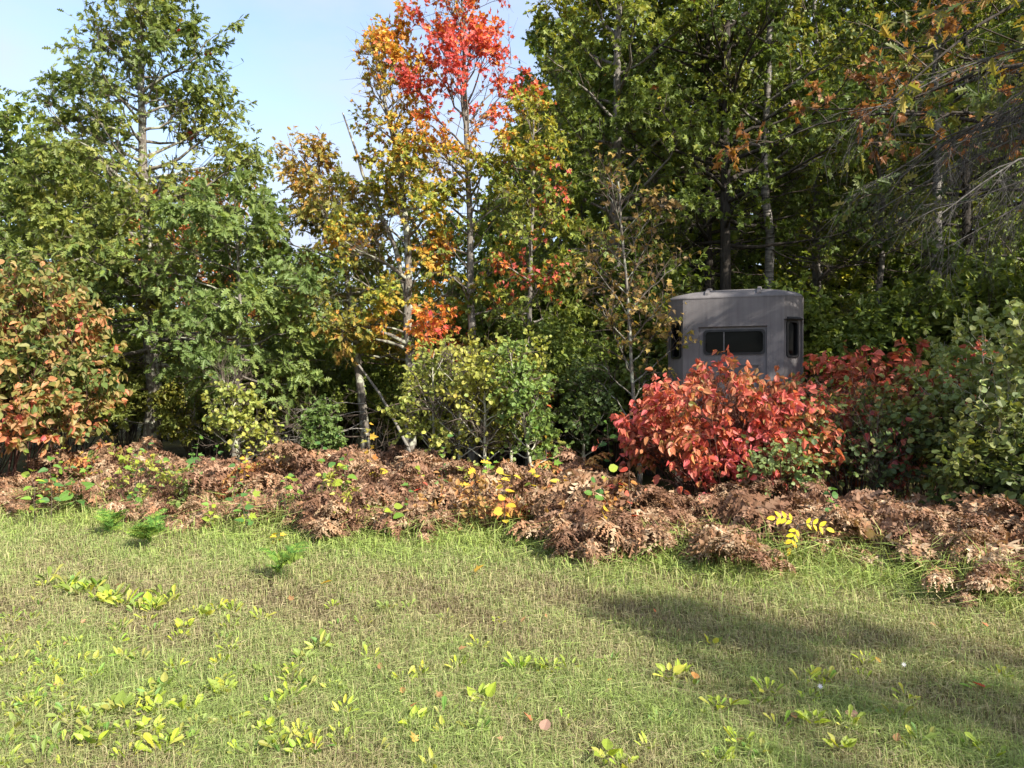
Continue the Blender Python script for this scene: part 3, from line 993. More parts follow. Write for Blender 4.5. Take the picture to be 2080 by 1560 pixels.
# tall green maples: two grown trees, then copies
gm = cf(green_stops, .66, .26, .15, .7, 61, odd=[(.5, .3, .05), (.42, .16, .04)], oddp=1.75)
A = build_tree('maple_tree', 'tall dense green maple edging the open sky next to the red maple', (gx(1250, 15), 15, 0), 108, 13.5,
               [(.0, 1.6), (.2, 1.9), (.45, 1.9), (.7, 1.6), (.9, 1.0), (1, .3)], 74, .13, gm, 'maple_lite', .116, first=.10, elev=(5, 60), nsub=8, ntw=5, nleaf=8, bark='bark_pale', gap=-.8, nbare=4)
Bt = build_tree('maple_tree', 'dark-trunked maple with bare lower limbs rising behind the blind roof', (gx(1478, 14.6), 14.6, 0), 109, 13.8,
                [(.0, 2.0), (.3, 2.6), (.6, 2.5), (.85, 1.6), (1, .4)], 58, .13, cf(green_stops, .46, .26, .14, .7, 63, odd=[(.34, .12, .04), (.42, .3, .05)], oddp=1.6),
                'maple_lite', .116, first=.30, elev=(10, 55), nsub=8, ntw=5, nleaf=8, bark='bark_dark', gap=-.7, nbare=26)
Bi = build_tree('birch_tree', 'white-barked birch with dark knots standing behind the blind', (gx(1560, 15.2), 15.2, 0), 110, 13.0,
                [(.0, 1.5), (.4, 2.0), (.7, 1.8), (1, .3)], 44, .115, cf([(0, (.06, .11, .03)), (.5, (.15, .2, .045)), (1, (.36, .33, .05))], .5, .3, .15, .8, 66),
                'ovate', .11, first=.42, elev=(15, 55), nsub=8, ntw=5, nleaf=6, bark='birch', gap=-.6, nbare=16, wob=.4)
GW = 'tall trees of the dim wood behind the blind'
for (px, Y, src, sc, rz, lab) in [
        (1335, 17.0, A, 1.05, 2.1, 'tall dense green maple between the sky-edge maple and the dark-trunked maple'),
        (1445, 15.6, Bt, .92, 1.0, 'thinner dark maple trunk leaning beside the dark-trunked maple behind the blind'),
        (1895, 15.4, Bi, 1.1, 1.9, 'thick white birch trunk crossed by a dark limb, deep in the shaded wood'),
        (1793, 16.6, Bi, .8, 4.0, 'thin white birch trunk in the shaded wood between blind and thick birch'),
        (1955, 17.0, Bt, 1.0, 3.6, 'dark maple trunk just beyond the thick white birch'),
        (1660, 18.5, A, 1.0, 4.4, 'dense green maple directly beyond the blind in the shaded wood'),
        (1135, 18.5, A, .72, 5.2, 'lower dense green maple behind the yellow-green maple'),
        (2110, 18.0, A, 1.05, .7, 'dense green maple behind the drooping dead branches')]:
    dup(src, (gx(px, Y), Y, 0), rz, sc, lab, GW)

# far trees: three grown, many copies
F1 = build_tree('far_tree', 'leafy green tree standing farther back in the wood', (gx(40, 27), 27, 0), 120, 9.4, [(0, 2), (.3, 2.9), (.6, 2.7), (.85, 1.8), (1, .5)], 52, .14,
                cf(green_stops, .5, .3, .15, .7, 71), 'simple', .24, first=.08, nsub=8, ntw=5, nleaf=5, bark='bark_dark', gap=-.9, group='green trees farther back in the wood')
F2 = build_tree('far_tree', 'yellowing tree with leaves brightened as if sunlit, farther back in the wood', (gx(1690, 24), 24, 0), 121, 9.0, [(0, 1.6), (.3, 2.4), (.6, 2.3), (.85, 1.4), (1, .4)], 46, .12,
                cf([(0, (.18, .26, .04)), (.5, (.36, .38, .05)), (1, (.6, .48, .05))], .42, .3, .15, .8, 73), 'simple', .24, first=.06, nsub=7, ntw=5, nleaf=5, bark='bark_dark', gap=-.8,  # leaf colours raised to stand in for sunlight in the gaps
                group='yellowing trees farther back in the wood')
F3 = build_tree('far_tree', 'rusty orange tree showing between the tall oak and the golden oak', (gx(400, 24), 24, 0), 122, 7.4, [(0, 1.2), (.3, 1.6), (.7, 1.3), (1, .3)], 40, .10,
                cf([(0, (.3, .2, .05)), (.5, (.5, .2, .06)), (1, (.55, .12, .07))], .5, .3, .15, .9, 75), 'simple', .22, first=.15, nsub=6, ntw=4, nleaf=5, bark='bark_dark', gap=-.6)
k = 0
rg = np.random.default_rng(77)
for (px, Y, src, sc) in [(-80, 24, F1, .78), (150, 30, F1, 1.0), (270, 26, F1, .75), (520, 30, F1, .62), (600, 24, F2, .5), (690, 28, F1, .62), (790, 30, F2, .6), (880, 26, F1, .62), (985, 30, F1, .78),
                         (1060, 24, F1, .75), (1180, 23, F1, 1.1), (1290, 26, F1, 1.2), (1400, 22, F2, .9), (1520, 26, F1, 1.3), (1600, 21.5, F2, .85), (1780, 22, F1, 1.05),
                         (1860, 26, F2, 1.25), (1960, 22, F1, 1.2), (2060, 27, F2, 1.3), (2180, 23, F1, 1.3), (1450, 32, F1, 1.5), (1700, 33, F1, 1.5), (1930, 33, F1, 1.5), (1240, 33, F1, 1.35), (2300, 28, F1, 1.4)]:
    near = 'behind the tall oak' if px < 450 else ('behind the golden oak and the maples' if px < 1000 else ('behind the tall dense maples' if px < 1350 else ('beyond the blind' if px < 1720 else 'beyond the white birches')))
    dup(src, (gx(px, Y), Y, 0), rg.uniform(0, 6.28), sc, ('leafy green tree standing far back ' if src is F1 else 'yellowing tree with leaves brightened as if sunlit, far back ') + near + (', in the last row' if Y > 31 else ''))

# understorey shrubs filling the wood's dim lower storey
U1 = build_shrub('understorey_bush', 'dark green leafy bush under the trees at the wood\'s edge', (gx(620, 15.5), 15.5, 0), 130, 2.3, 1.5, 26,
                 cf(green_stops, .45, .25, .15, 1.2, 81), 'simple', .095, nsub=10, ntw=6, nleaf=9, group='dark green bushes under the trees')
U2 = build_shrub('understorey_bush', 'yellow-green leafy bush in the sunlit gaps under the trees', (gx(560, 17.5), 17.5, 0), 131, 2.4, 1.5, 24,
                 cf([(0, (.12, .17, .04)), (.5, (.22, .25, .05)), (1, (.40, .34, .05))], .45, .3, .15, 1.2, 83), 'simple', .09, nsub=10, ntw=6, nleaf=9, group='yellow-green bushes under the trees')
for (px, Y, src, sc) in [(-40, 13, U1, 1.2), (150, 16.5, U1, 1.1), (250, 18, U2, 1.0), (420, 17, U1, 1.0), (480, 20, U1, 1.3), (700, 19, U1, 1.2), (780, 17, U2, .9), (900, 17, U1, 1.2), (980, 15.5, U1, 1.15), (1060, 14.4, U1, 1.35),
                         (1130, 16.5, U1, 1.6), (1180, 13.6, U1, 1.1), (1240, 14.8, U1, 1.5), (1300, 17.5, U1, 1.7), (1380, 19, U1, 1.7), (1500, 18, U1, 1.4), (1640, 16, U2, 1.3), (1700, 14, U1, 1.3), (1780, 17.8, U1, 1.6),
                         (1850, 14.2, U1, 1.2), (1940, 13.6, U1, 1.4), (2030, 15.5, U1, 1.7), (2120, 13, U1, 1.6), (1120, 21, U1, 1.9), (1580, 22, U2, 1.8), (860, 21, U1, 1.6), (400, 15.2, U2, .75), (470, 14.6, U1, .7), (560, 15, U2, .8), (640, 14.8, U1, .75), (690, 16, U2, .9), (800, 15, U1, .8), (860, 14.6, U2, .7), (940, 14.2, U1, .95), (260, 16, U2, .9), (1015, 13.6, U2, .9), (1120, 13.2, U1, 1.0), (340, 22, U1, 1.5), (60, 19, U1, 1.6), (1330, 13.6, U1, .95)]:
    near = 'beside the tall oak trunk' if px < 450 else ('behind the slim golden oak' if px < 850 else ('behind the aspen sapling cluster' if px < 1110 else ('in the dim wood before the blind, under tall maples' if px < 1350 else ('behind the blind' if px < 1660 else 'behind the dim red bush and green shrubs'))))
    dup(src, (gx(px, Y), Y, 0), rg.uniform(0, 6.28), sc, ('dark green leafy bush ' if src is U1 else 'yellow-green leafy bush ') + near)

# thin half-bare sapling left of the blind
build_tree('maple_sapling', 'thin half-bare sapling with brown and yellow leaves left of the blind', (gx(1297, 11.3), 11.3, 0), 140, 4.6, [(0, .6), (.4, .85), (.8, .5), (1, .2)], 26, .022,
           cf([(0, (.20, .13, .06)), (.45, (.30, .19, .07)), (.75, (.42, .32, .06)), (1, (.22, .26, .06))], .5, .3, .2, 1.3, 86), 'maple', .085, first=.16, elev=(35, 62), nsub=5, ntw=4, nleaf=3, bark='bark', gap=-.2, lean=(-.25, 0))

# tree off to the right whose limbs reach over the meadow's corner
ov = cf([(0, (.05, .085, .025)), (.45, (.10, .145, .035)), (.7, (.30, .26, .05)), (1, (.42, .2, .04))], .35, .33, .14, .8, 91)
build_tree('oak_tree', 'large dark oak whose limbs hang over the right end of the fern edge', (8.3, 8.3, 0), 141, 12.0, [(0, 3.2), (.3, 4.4), (.6, 4.2), (.85, 2.6), (1, .6)], 46, .24, ov, 'oak', .17,
           first=.32, elev=(0, 50), nsub=9, ntw=5, nleaf=4, bark='bark_dark', gap=-.02, gapscale=1.1,
           extra=[((0, 0, 5.4), (-4.2, .6, 3.9), .05), ((0, 0, 6.2), (-4.6, -.2, 4.6), .06)])
def dead_limbs():
    rng = np.random.default_rng(150)
    root = thing('dead_branch_tangle', 'grey dead branches with drooping bare twigs hanging from the large dark oak', 'dead branches', (8.3, 7.9, 0))
    ea, eb = [], []
    for i in range(9):
        ea.append((-.1, .1, 4.3 + .17 * i)); eb.append((-3.4 - 1.0 * rng.uniform(), -.9 + 2.2 * rng.uniform(), 2.7 + .17 * i + .7 * rng.uniform()))
    L = curve(rng, np.array(ea), np.array(eb), 10, rng.uniform(.03, .12, 9), .22)
    s, t, _, _ = ramify(rng, L, 26, 7, 1, .22, .3, up=-.25, t0=.3, spread=.6, droop=.35)
    for i in range(len(L)):
        link('limb', tube_mesh('limb', [(L[i:i + 1], rad_set(L[i:i + 1], np.array([.028]), np.array([.005])), 6)], M['dead_dark']), root)
    link('twigs', tube_mesh('twigs', [(s, rad_set(s, np.full(len(s), .0045), np.full(len(s), .002)), 4), (t, rad_set(t, np.full(len(t), .002), np.full(len(t), .001)), 3)], M['dead_dark']), root)['kind'] = 'stuff'
dead_limbs()
# rust-leaved limb of a maple reaching in
build_tree('maple_tree', 'rust-leaved maple reaching out low over the blind from the right', (gx(2250, 10.5), 10.5, 0), 142, 8.6, [(0, .8), (.4, 1.5), (.7, 1.7), (1, .4)], 6, .11,
           cf([(0, (.22, .10, .04)), (.5, (.30, .13, .045)), (1, (.40, .22, .05))], .4, .3, .15, 1, 93), 'maple', .12, first=.45, elev=(10, 50), nsub=6, ntw=5, nleaf=5, bark='bark_dark', gap=-.5,
           extra=[((0, 0, 4.6), (-4.3, -.2, 4.9), .10), ((0, 0, 4.7), (-4.0, .1, 5.5), .08), ((0, 0, 5.0), (-3.2, -.4, 5.9), .1), ((0, 0, 4.4), (-3.7, -.5, 4.7), .12)])

# trees beside and behind the viewpoint: they throw the shade that lies over the meadow's right corner
for (x, y, src, sc, rz, lab) in [
        (12.5, 1.8, Bt, (.7, .7, .85), .4, 'tall maple on the right of the meadow shading the fern edge'),
        (13.4, -7.3, A, (.72, .72, .92), 1.4, 'tall narrow maple right of the meadow shading the grass'),
        (15.0, -10.3, Bt, (.9, .9, .95), 2.6, 'tall maple behind the narrow maple shading the grass'),
        (13.8, 6.6, Bt, 1.0, 3.3, 'tall maple beside the large dark oak, at the meadow side of the wood'),
        (12.6, 10.5, A, 1.0, 5.0, 'dense maple behind the large dark oak beside the meadow')]:
    dup(src, (x, y, 0), rz, sc, lab, 'trees beside the meadow')

SP = build_tree('spruce_tree', 'dark pointed spruce across the meadow, mirrored in the blind window', (-6, -34, 0), 170, 13, [(0, 2.4), (.3, 1.9), (.7, .9), (1, .1)], 60, .16,
                cf([(0, (.02, .04, .015)), (1, (.05, .08, .025))], .5, .2, .2, 1, 95), 'lance', .3, first=.05, elev=(-12, 15), nsub=6, ntw=3, nleaf=5, bark='bark_dark', gap=-3, group='spruces across the meadow')
for (x, y, sc) in ((-14, -38, .8), (-1, -36, 1.1), (5, -40, .7), (-22, -36, 1.0), (10, -34, .9), (-30, -40, .9)):
    dup(SP, (x, y, 0), x, sc)

# ------------------------------------------------------------------ shrubs in front
red_cols = cf([(0, (.20, .16, .05)), (.18, (.40, .20, .08)), (.42, (.57, .20, .115)), (.68, (.54, .115, .09)), (1, (.60, .14, .15))], .50, .26, .22, 1.6, 201)
build_shrub('viburnum_bush', 'large bright red and salmon leaved bush in front of the grey blind', (gx(1490, 9.3), 9.3, 0), 200, 1.62, 1.50, 74, red_cols, 'ovate', .095,
            nsub=8, ntw=5, nleaf=5, base=.55, bark='stem_red', single=300, hang=.75, low=.30, stem_r=.011, face=.15, flat=.8, gap=-.42)
build_shrub('viburnum_bush', 'thin pinkish red bush between the large red bush and the olive green shrub', (gx(1775, 9.2), 9.2, 0), 202, 1.45, .62, 16, red_cols, 'ovate', .095,
            nsub=6, ntw=4, nleaf=4, base=.3, bark='stem_red', single=100, hang=.75, low=.3, face=.2, gap=-.3)
lb_cols = cf([(0, (.11, .16, .04)), (.3, (.24, .24, .07)), (.5, (.38, .24, .10)), (.7, (.56, .24, .11)), (1, (.60, .12, .10))], .32, .33, .2, 1.3, 205)
build_shrub('viburnum_bush', 'tall shrub turning orange, olive and red beside the tall oak trunk', (gx(20, 10.8), 10.8, 0), 204, 2.95, 1.62, 62, lb_cols, 'ovate', .11,
            nsub=8, ntw=5, nleaf=5, base=.6, bark='stem_red', single=300, hang=.6, low=.25, face=.3)
build_shrub('viburnum_bush', 'dim dark red bush half hidden in green leaves behind the aspen shrub', (gx(1850, 10.6), 10.6, 0), 206, 1.95, 1.0, 30,
            cf([(0, (.15, .15, .05)), (.4, (.35, .1, .06)), (1, (.45, .07, .06))], .5, .3, .2, 1.5, 207), 'ovate', .12, nsub=7, ntw=4, nleaf=4, base=.4, bark='stem_red', single=150, hang=.6, face=.3)
build_shrub('viburnum_bush', 'small pinkish red bush rising at the right side of the blind', (gx(1675, 10.4), 10.4, 0), 208, 2.0, .5, 16,
            cf([(0, (.3, .2, .06)), (.5, (.5, .14, .09)), (1, (.58, .12, .1))], .5, .3, .2, 1.5, 209), 'ovate', .11, nsub=6, ntw=4, nleaf=4, base=.25, bark='stem_red', hang=.6, face=.3)
asp = cf([(0, (.15, .22, .08)), (.5, (.27, .33, .12)), (1, (.42, .44, .15))], .5, .25, .18, 1.4, 211)  # light green made paler and yellower: sunlight put into the leaf colour
build_shrub('aspen_shrub', 'light green round-leaved aspen shrub, paled as if sunlit, under the drooping dead branches', (gx(2065, 8.2), 8.2, 0), 210, 3.1, .85, 18, asp, 'round', .07, nsub=12, ntw=5, nleaf=5, base=.3, bark='aspen', single=300, hang=.3, low=.2, up=.3)
build_shrub('aspen_shrub', 'low dull green leafy shrub right of the large red bush', (gx(1745, 8.9), 8.9, 0), 212, 1.55, .75, 26,
            cf([(0, (.07, .11, .045)), (.5, (.12, .17, .06)), (1, (.22, .23, .07))], .5, .25, .18, 1.4, 213), 'round', .062, nsub=8, ntw=4, nleaf=4, base=.3, bark='twig', single=200, hang=.3, low=.2, gap=.0)
build_shrub('aspen_shrub', 'dense olive green shrub between the dim red bush and the fern edge', (gx(1905, 9.0), 9.0, 0), 214, 1.5, 1.0, 30,
            cf([(0, (.10, .14, .045)), (.5, (.19, .22, .065)), (1, (.36, .32, .08))], .5, .3, .18, 1.4, 215, odd=[(.5, .12, .09), (.42, .2, .08)], oddp=.75), 'round', .07, nsub=10, ntw=5, nleaf=5, base=.4, bark='twig', hang=.3, low=.2, gap=-.1)
build_shrub('aspen_shrub', 'dark green shrub above the ferns at the meadow corner', (gx(2070, 7.2), 7.2, 0), 216, 1.25, .7, 22,
            cf([(0, (.06, .10, .03)), (.5, (.11, .15, .045)), (1, (.2, .21, .05))], .5, .3, .18, 1.4, 217), 'round', .07, nsub=10, ntw=5, nleaf=5, base=.3, bark='twig', hang=.3, low=.15)
build_shrub('aspen_sprig', 'green round-leaved aspen sprig growing through the large red bush', (gx(1585, 8.5), 8.5, 0), 218, 1.42, .30, 6, cf([(0, (.10, .17, .06)), (1, (.24, .31, .11))], .5, .3, .2, 2, 219), 'round', .06, nsub=8, ntw=4, nleaf=4, base=.14, bark='stem_red', hang=.3, low=.15, single=120)

# aspen saplings with thin pale stems
def sapling(px, Y, H, rad, seed, label, nl=22, lean=0.0, lsz=.062, cols=None, group=None):
    return build_tree('aspen_sapling', label, (gx(px, Y), Y, 0), seed, H, [(0, rad * .6), (.3, rad), (.7, rad * .8), (1, rad * .3)], nl, .014,
                      cols or cf([(0, (.20, .26, .06)), (.5, (.34, .37, .08)), (1, (.46, .42, .09))], .5, .25, .18, 1.6, seed), 'round', lsz, first=.28, elev=(25, 60), nsub=5, ntw=5, nleaf=5,
                      bark='aspen', sublen=.5, twlen=.18, gap=-.15, lean=(lean, 0), hang=.25, group=group, single=60)
sapling(930, 11.0, 1.85, .5, 220, 'slim yellow-green aspen sapling, first of the cluster under the maples')
sapling(985, 10.6, 1.75, .42, 221, 'aspen sapling with a straight white stem in the middle of the sapling cluster')
sapling(1040, 11.2, 1.95, .48, 222, 'tallest yellow-green aspen sapling of the cluster under the maples')
sapling(1085, 10.3, 1.75, .40, 223, 'fresh green aspen sapling with a leaning white stem at the cluster edge', lean=-.3, cols=cf([(0, (.12, .2, .05)), (1, (.24, .33, .08))], .5, .25, .18, 1.6, 5))
sapling(880, 11.4, 1.75, .5, 224, 'bushy yellow-green aspen sapling at the foot of the orange maple')
sapling(492, 10.6, 1.6, .34, 225, 'lone aspen sapling with a thin white stem in front of the young oak', lean=-.18)
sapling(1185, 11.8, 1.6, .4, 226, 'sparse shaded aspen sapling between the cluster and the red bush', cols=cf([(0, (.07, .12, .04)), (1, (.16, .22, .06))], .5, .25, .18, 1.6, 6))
sapling(655, 12.5, .95, .22, 227, 'small green aspen sapling near the dead pine-like branches', cols=cf([(0, (.09, .16, .05)), (1, (.20, .28, .07))], .5, .25, .18, 1.6, 7))

# dead lower branches and a leaning dead stem beside the slim golden oak
def dead_low():
    rng = np.random.default_rng(160)
    root = thing('dead_branch', 'bleached bare dead branch spreading low from the slim golden oak', 'dead branch', (gx(742, 13.6), 13.6, 0))
    ea = np.array([(0, 0, .95), (0, 0, 1.1), (0, 0, .8), (0, 0, 1.25)]); eb = np.array([(-2.2, -.2, .35), (-1.9, .2, .6), (-1.5, -.5, .3), (-1.2, .3, .9)])
    L = curve(rng, ea, eb, 9, np.array([.05, .12, .08, .06]), .5)
    s, t, _, _ = ramify(rng, L, 14, 6, 1, .3, .25, up=-.1, t0=.25, spread=.6, droop=.2)
    for i in range(4):
        link('limb', tube_mesh('limb', [(L[i:i + 1], rad_set(L[i:i + 1], np.array([.012]), np.array([.003])), 6)], M['dead']), root)
    link('twigs', tube_mesh('twigs', [(s, rad_set(s, np.full(len(s), .006), np.full(len(s), .003)), 3), (t, rad_set(t, np.full(len(t), .003), np.full(len(t), .0015)), 3)], M['dead']), root)['kind'] = 'stuff'
    a, b = at(735, 742, 13.55), at(862, 905, 13.2)
    b[2] = -.02
    P = curve(rng, b[None], a[None], 8, np.array([.02]), .06)
    o = link('leaning_dead_stem', tube_mesh('leaning_dead_stem', [(P, rad_set(P, np.array([.032]), np.array([.02])), 8)], M['dead']))
    tag(o, 'bare grey dead stem leaning from the ground against the slim golden oak', 'dead stem')
    root = thing('dead_branch', 'small tangle of bare grey twigs around the lichened oak trunk', 'dead branch', (gx(315, 14.6), 14.6, 0))
    ea = np.array([(0, 0, .9), (0, 0, 1.0), (0, 0, .8)]); eb = np.array([(1.2, -.2, 1.3), (1.0, -.3, .85), (-.7, -.2, 1.0)])
    L = curve(rng, ea, eb, 8, np.array([-.1, -.1, -.05]), .3)
    s, t, _, _ = ramify(rng, L, 9, 4, 1, .4, .25, spread=.7)
    link('twigs', tube_mesh('twigs', [(L, rad_set(L, np.full(3, .014), np.full(3, .004)), 5), (s, rad_set(s, np.full(len(s), .006), np.full(len(s), .002)), 3), (t, rad_set(t, np.full(len(t), .003), np.full(len(t), .0015)), 3)], M['dead']), root)['kind'] = 'stuff'
dead_low()

# ------------------------------------------------------------------ bracken
def frond_mesh(seed, L, curl, palette, upright=.75, npin=13, crisp=1.0):
    """arching frond: a stalk that rises and bends over; paired toothed leaflets along its outer two thirds. Starts at the origin, arches towards +y"""
    rng = np.random.default_rng(seed)
    K = 22
    s = np.linspace(0, 1, K)
    ang = R(82) * (1 - s) + (R(82) - curl) * s
    ang = R(84) - curl * np.clip((s - .25) / .75, 0, 1) ** 1.2
    dy, dz = np.cos(ang), np.sin(ang)
    Pp = np.stack([np.cumsum(rng.normal(size=K)) * .004, np.cumsum(dy) * L / K, np.cumsum(dz) * L / K], 1)
    Pp[0] = (0, 0, -.02)
    V, Lp, St, C = [], [], [], []
    nv, nl = 0, 0
    tv, tl, ts = tubes(Pp[None], (np.linspace(.0042, .0012, K))[None], 3)
    V.append(tv); Lp.append(tl); St.append(ts); C.append(np.repeat(np.array([palette[0]]) * .7, len(tv), 0)); nv += len(tv); nl += len(tl)
    for j in range(npin):
        f = j / (npin - 1)
        t = .34 + .65 * f
        for sd in (-1, 1):
            p, tan = path_at(Pp[None], np.zeros(1, int), np.array([t + rng.uniform(-.01, .01)]))
            p, tan = p[0], tan[0]
            pl = L * (.36 * (1 - f) ** .8 + .03) * rng.uniform(.75, 1.15)
            side = np.array([sd * 1.0, 0, 0])
            d = norm(side * .85 + tan * .45 + np.array([0, 0, -.30 * crisp]) + rng.normal(size=3) * .16 * crisp)
            nn = norm(np.cross(d, tan) * sd + rng.normal(size=3) * .2)
            w = norm(np.cross(nn, d))
            nt_ = 9
            base = [p]
            pts = []
            # centre line droops and curls
            cl = [p + d * pl * u + np.array([0, 0, -1]) * pl * .35 * crisp * u ** 2 + rng.normal(size=3) * .006 for u in np.linspace(0, 1, nt_ + 1)]
            c0 = np.array(palette[rng.integers(0, len(palette))]) * rng.uniform(.75, 1.2)
            for q in range(nt_):
                u = (q + .5) / nt_
                tw_ = pl * (.19 * (1 - u) ** .7 + .03)
                for s2 in (-1, 1):
                    tip = (cl[q] + cl[q + 1]) / 2 + w * s2 * tw_ * rng.uniform(.7, 1.2) + d * pl * .06 + nn * rng.normal() * tw_ * .55 * crisp + np.array([0, 0, -.25 * tw_ * crisp])
                    pm = (cl[q] * .35 + cl[q + 1] * .65)
                    e1, e2 = cl[q], cl[q + 1]
                    mid1 = (e1 + tip) / 2 - d * tw_ * .12 ; mid2 = (e2 + tip) / 2 + d * tw_ * .12
                    V.append(np.array([e1, mid1, tip, mid2, e2]))
                    Lp.append(np.arange(5) + nv); St.append(np.array([nl])); C.append(np.repeat((c0 * rng.uniform(.8, 1.2))[None], 5, 0))
                    nv += 5; nl += 5
    return make_mesh('frond', np.concatenate(V), np.concatenate(Lp), np.concatenate(St), np.concatenate(C), M['bracken'])

BROWN = [(.30, .185, .11), (.37, .25, .155), (.20, .12, .07), (.45, .335, .22), (.33, .18, .10)]
BROWN2 = [(.22, .12, .075), (.16, .085, .05), (.28, .17, .11)]
fronds = [frond_mesh(300 + i, .95, R(c), BROWN if i % 3 else BROWN2, npin=16, crisp=cr) for i, (c, cr) in enumerate([(110, 1), (135, 1.2), (150, 1.2), (95, 1.0), (170, 1.3), (125, 1.1), (145, .9), (160, 1.2)])]
gfronds = [frond_mesh(330 + i, .6, R(c), [(.09, .19, .035), (.14, .25, .045), (.20, .28, .05)], npin=13, crisp=.25) for i, c in enumerate((70, 95))]
tfronds = [frond_mesh(340 + i, .9, R(c), [(.42, .18, .07), (.45, .25, .08), (.35, .13, .06)], npin=12, crisp=.9) for i, c in enumerate((110, 140))]

def bracken(x, y, sc, meshes, nf, label, group, name='bracken_fern', flat=1.0, loose=1.0):
    root = thing(name, label, 'fern', (x, y, 0), group, rnd.uniform(0, 6.28))
    for i in range(nf):
        o = link('frond', rnd.choice(meshes), root)
        s = sc * rnd.uniform(.6, 1.3)
        o.scale = (s * rnd.uniform(.9, 1.2), s, s * flat)
        o.rotation_euler = (R(rnd.uniform(-34, 22) * loose), R(rnd.uniform(-28, 28) * loose), i * 6.283 / nf + rnd.uniform(-.5, .5))
        o.location = (rnd.uniform(-.2, .2) * loose, rnd.uniform(-.2, .2) * loose, 0)
    return root

rb = np.random.default_rng(41)
def lb(x, y):
    px = 1040 + x / y * FPX
    for lim, w in ((170, 'below the orange and olive shrub'), (390, 'below the lichened oak trunk'), (590, 'around the lone aspen sapling'), (800, 'below the slim golden oak'), (930, 'below the orange maple'), (1100, 'below the aspen sapling cluster')):
        if px < lim:
            break
    else:
        w = 'between sapling cluster and red bush'
    where = 'front' if y - float(edge(x)) < 1.0 else 'back'
    return 'dead brown bracken at %s of sunlit band, %s' % (where, w)
LB = 'dead brown bracken fern in the sunlit band along the meadow edge'
LB2 = 'low collapsed dead bracken fern in front of the large red bush'
LB3 = 'shaded purplish brown bracken fern at the meadow corner by the aspen shrub'
cnt = 0
tries = 0
while cnt < 225 and tries < 5000:
    tries += 1
    x = rb.uniform(-6.9, 1.0)
    d = rb.uniform(0, 1) ** 1.35 * 3.2 - .02
    y = float(edge(x)) + .15 + d + .38 * math.sin(x * 2.3) * math.sin(x * 5.1 + 1) + rb.normal() * .12
    if abs(x) > .70 * y + .3: continue
    bracken(x, y, (.46 + .34 * min(d / 1.2, 1)) * rb.uniform(.65, 1.3), tfronds if rb.uniform() < .10 else fronds, 6, lb(x, y), 'dead ferns of the sunlit band')
    cnt += 1
for i in range(44):
    x = rb.uniform(.55, 2.6); y = float(edge(x)) + .1 + rb.uniform(0, 1.25)
    if abs(x - 2.4) < .38 and y < 7.2: continue
    bracken(x, y + rb.normal() * .15, rb.uniform(.52, .82), fronds, 7, 'low collapsed dead bracken ' + ('at the grass edge' if y - float(edge(x)) < .6 else 'close under the stems') + ' in front of the large red bush', 'collapsed ferns before the red bush', flat=.85)
for i in range(72):
    x = rb.uniform(2.4, 5.4); y = float(edge(x)) + .15 + rb.uniform(0, 2.0)
    if abs(x) > .70 * y + .3 or (abs(x - 2.4) < .38 and y < 7.2): continue
    bracken(x, y + rb.normal() * .18, rb.uniform(.6, .98) * (.62 if y < 6.3 else 1), fronds, 7, 'shaded purplish brown bracken ' + ('at the grass edge' if y - float(edge(x)) < .9 else 'back among the shrubs') + (' right of the yellow-leaved seedling' if x < 3.4 else ' under the pale aspen shrub'), 'shaded ferns of the meadow corner', flat=.9)
for (px, py, sc, lab) in [(575, 1178, .55, 'single fresh green fern standing in the open meadow grass'), (300, 1118, .6, 'fresh green fern in the tall grass before the sunlit brown ferns'),
                          (225, 1092, .6, 'bright green fern at the foot of the sunlit brown ferns')]:
    Y = 2480 / (py - 780)
    bracken(gx(px, Y), Y, sc, gfronds, 5, lab, None, 'green_fern', loose=.2)

# ------------------------------------------------------------------ seedlings among the ferns
def leafy(name, label, x, y, H, tmname, lsz, nlv, palette, group=None, cat='seedling', hang=.2, spread=.55):
    """an upright stem with single leaves, each its own part"""
    root = thing(name, label, cat, (x, y, 0), group)
    rng = np.random.default_rng(rnd.randrange(10 ** 6))
    top = np.array([rng.normal() * .06, rng.normal() * .06, H])
    P = curve(rng, np.array([[0, 0, -.03]]), top[None], 7, np.array([0.0]), .12)
    link('stem', tube_mesh('stem', [(P, rad_set(P, np.array([.005]), np.array([.002])), 5)], M['twig']), root)
    t = np.linspace(.35, 1, nlv)
    p, tan = path_at(P, np.zeros(nlv, int), t)
    a = np.arange(nlv) * 2.4 + rng.uniform(0, 6)
    D = norm(np.stack([np.cos(a), np.sin(a), rng.uniform(-.3, .5, nlv)], 1))
    p = p + D * lsz * .35 * spread
    Nn = norm(UP * .7 + rdir(rng, nlv) * .45 + np.array([.3, -.5, 0]))
    C = np.array(palette)[rng.integers(0, len(palette), nlv)]
    sc = lsz * rng.uniform(.7, 1.15, nlv)
    foliage(root, tmname, p, D, Nn, sc, C, nlv)
    return root
YG = [(.26, .34, .05), (.20, .30, .05), (.36, .38, .06)]
GR = [(.10, .19, .05), (.14, .24, .06)]
YE = [(.62, .46, .04), (.58, .38, .04), (.48, .42, .05)]
RE = [(.5, .08, .06), (.55, .14, .09), (.45, .2, .06)]
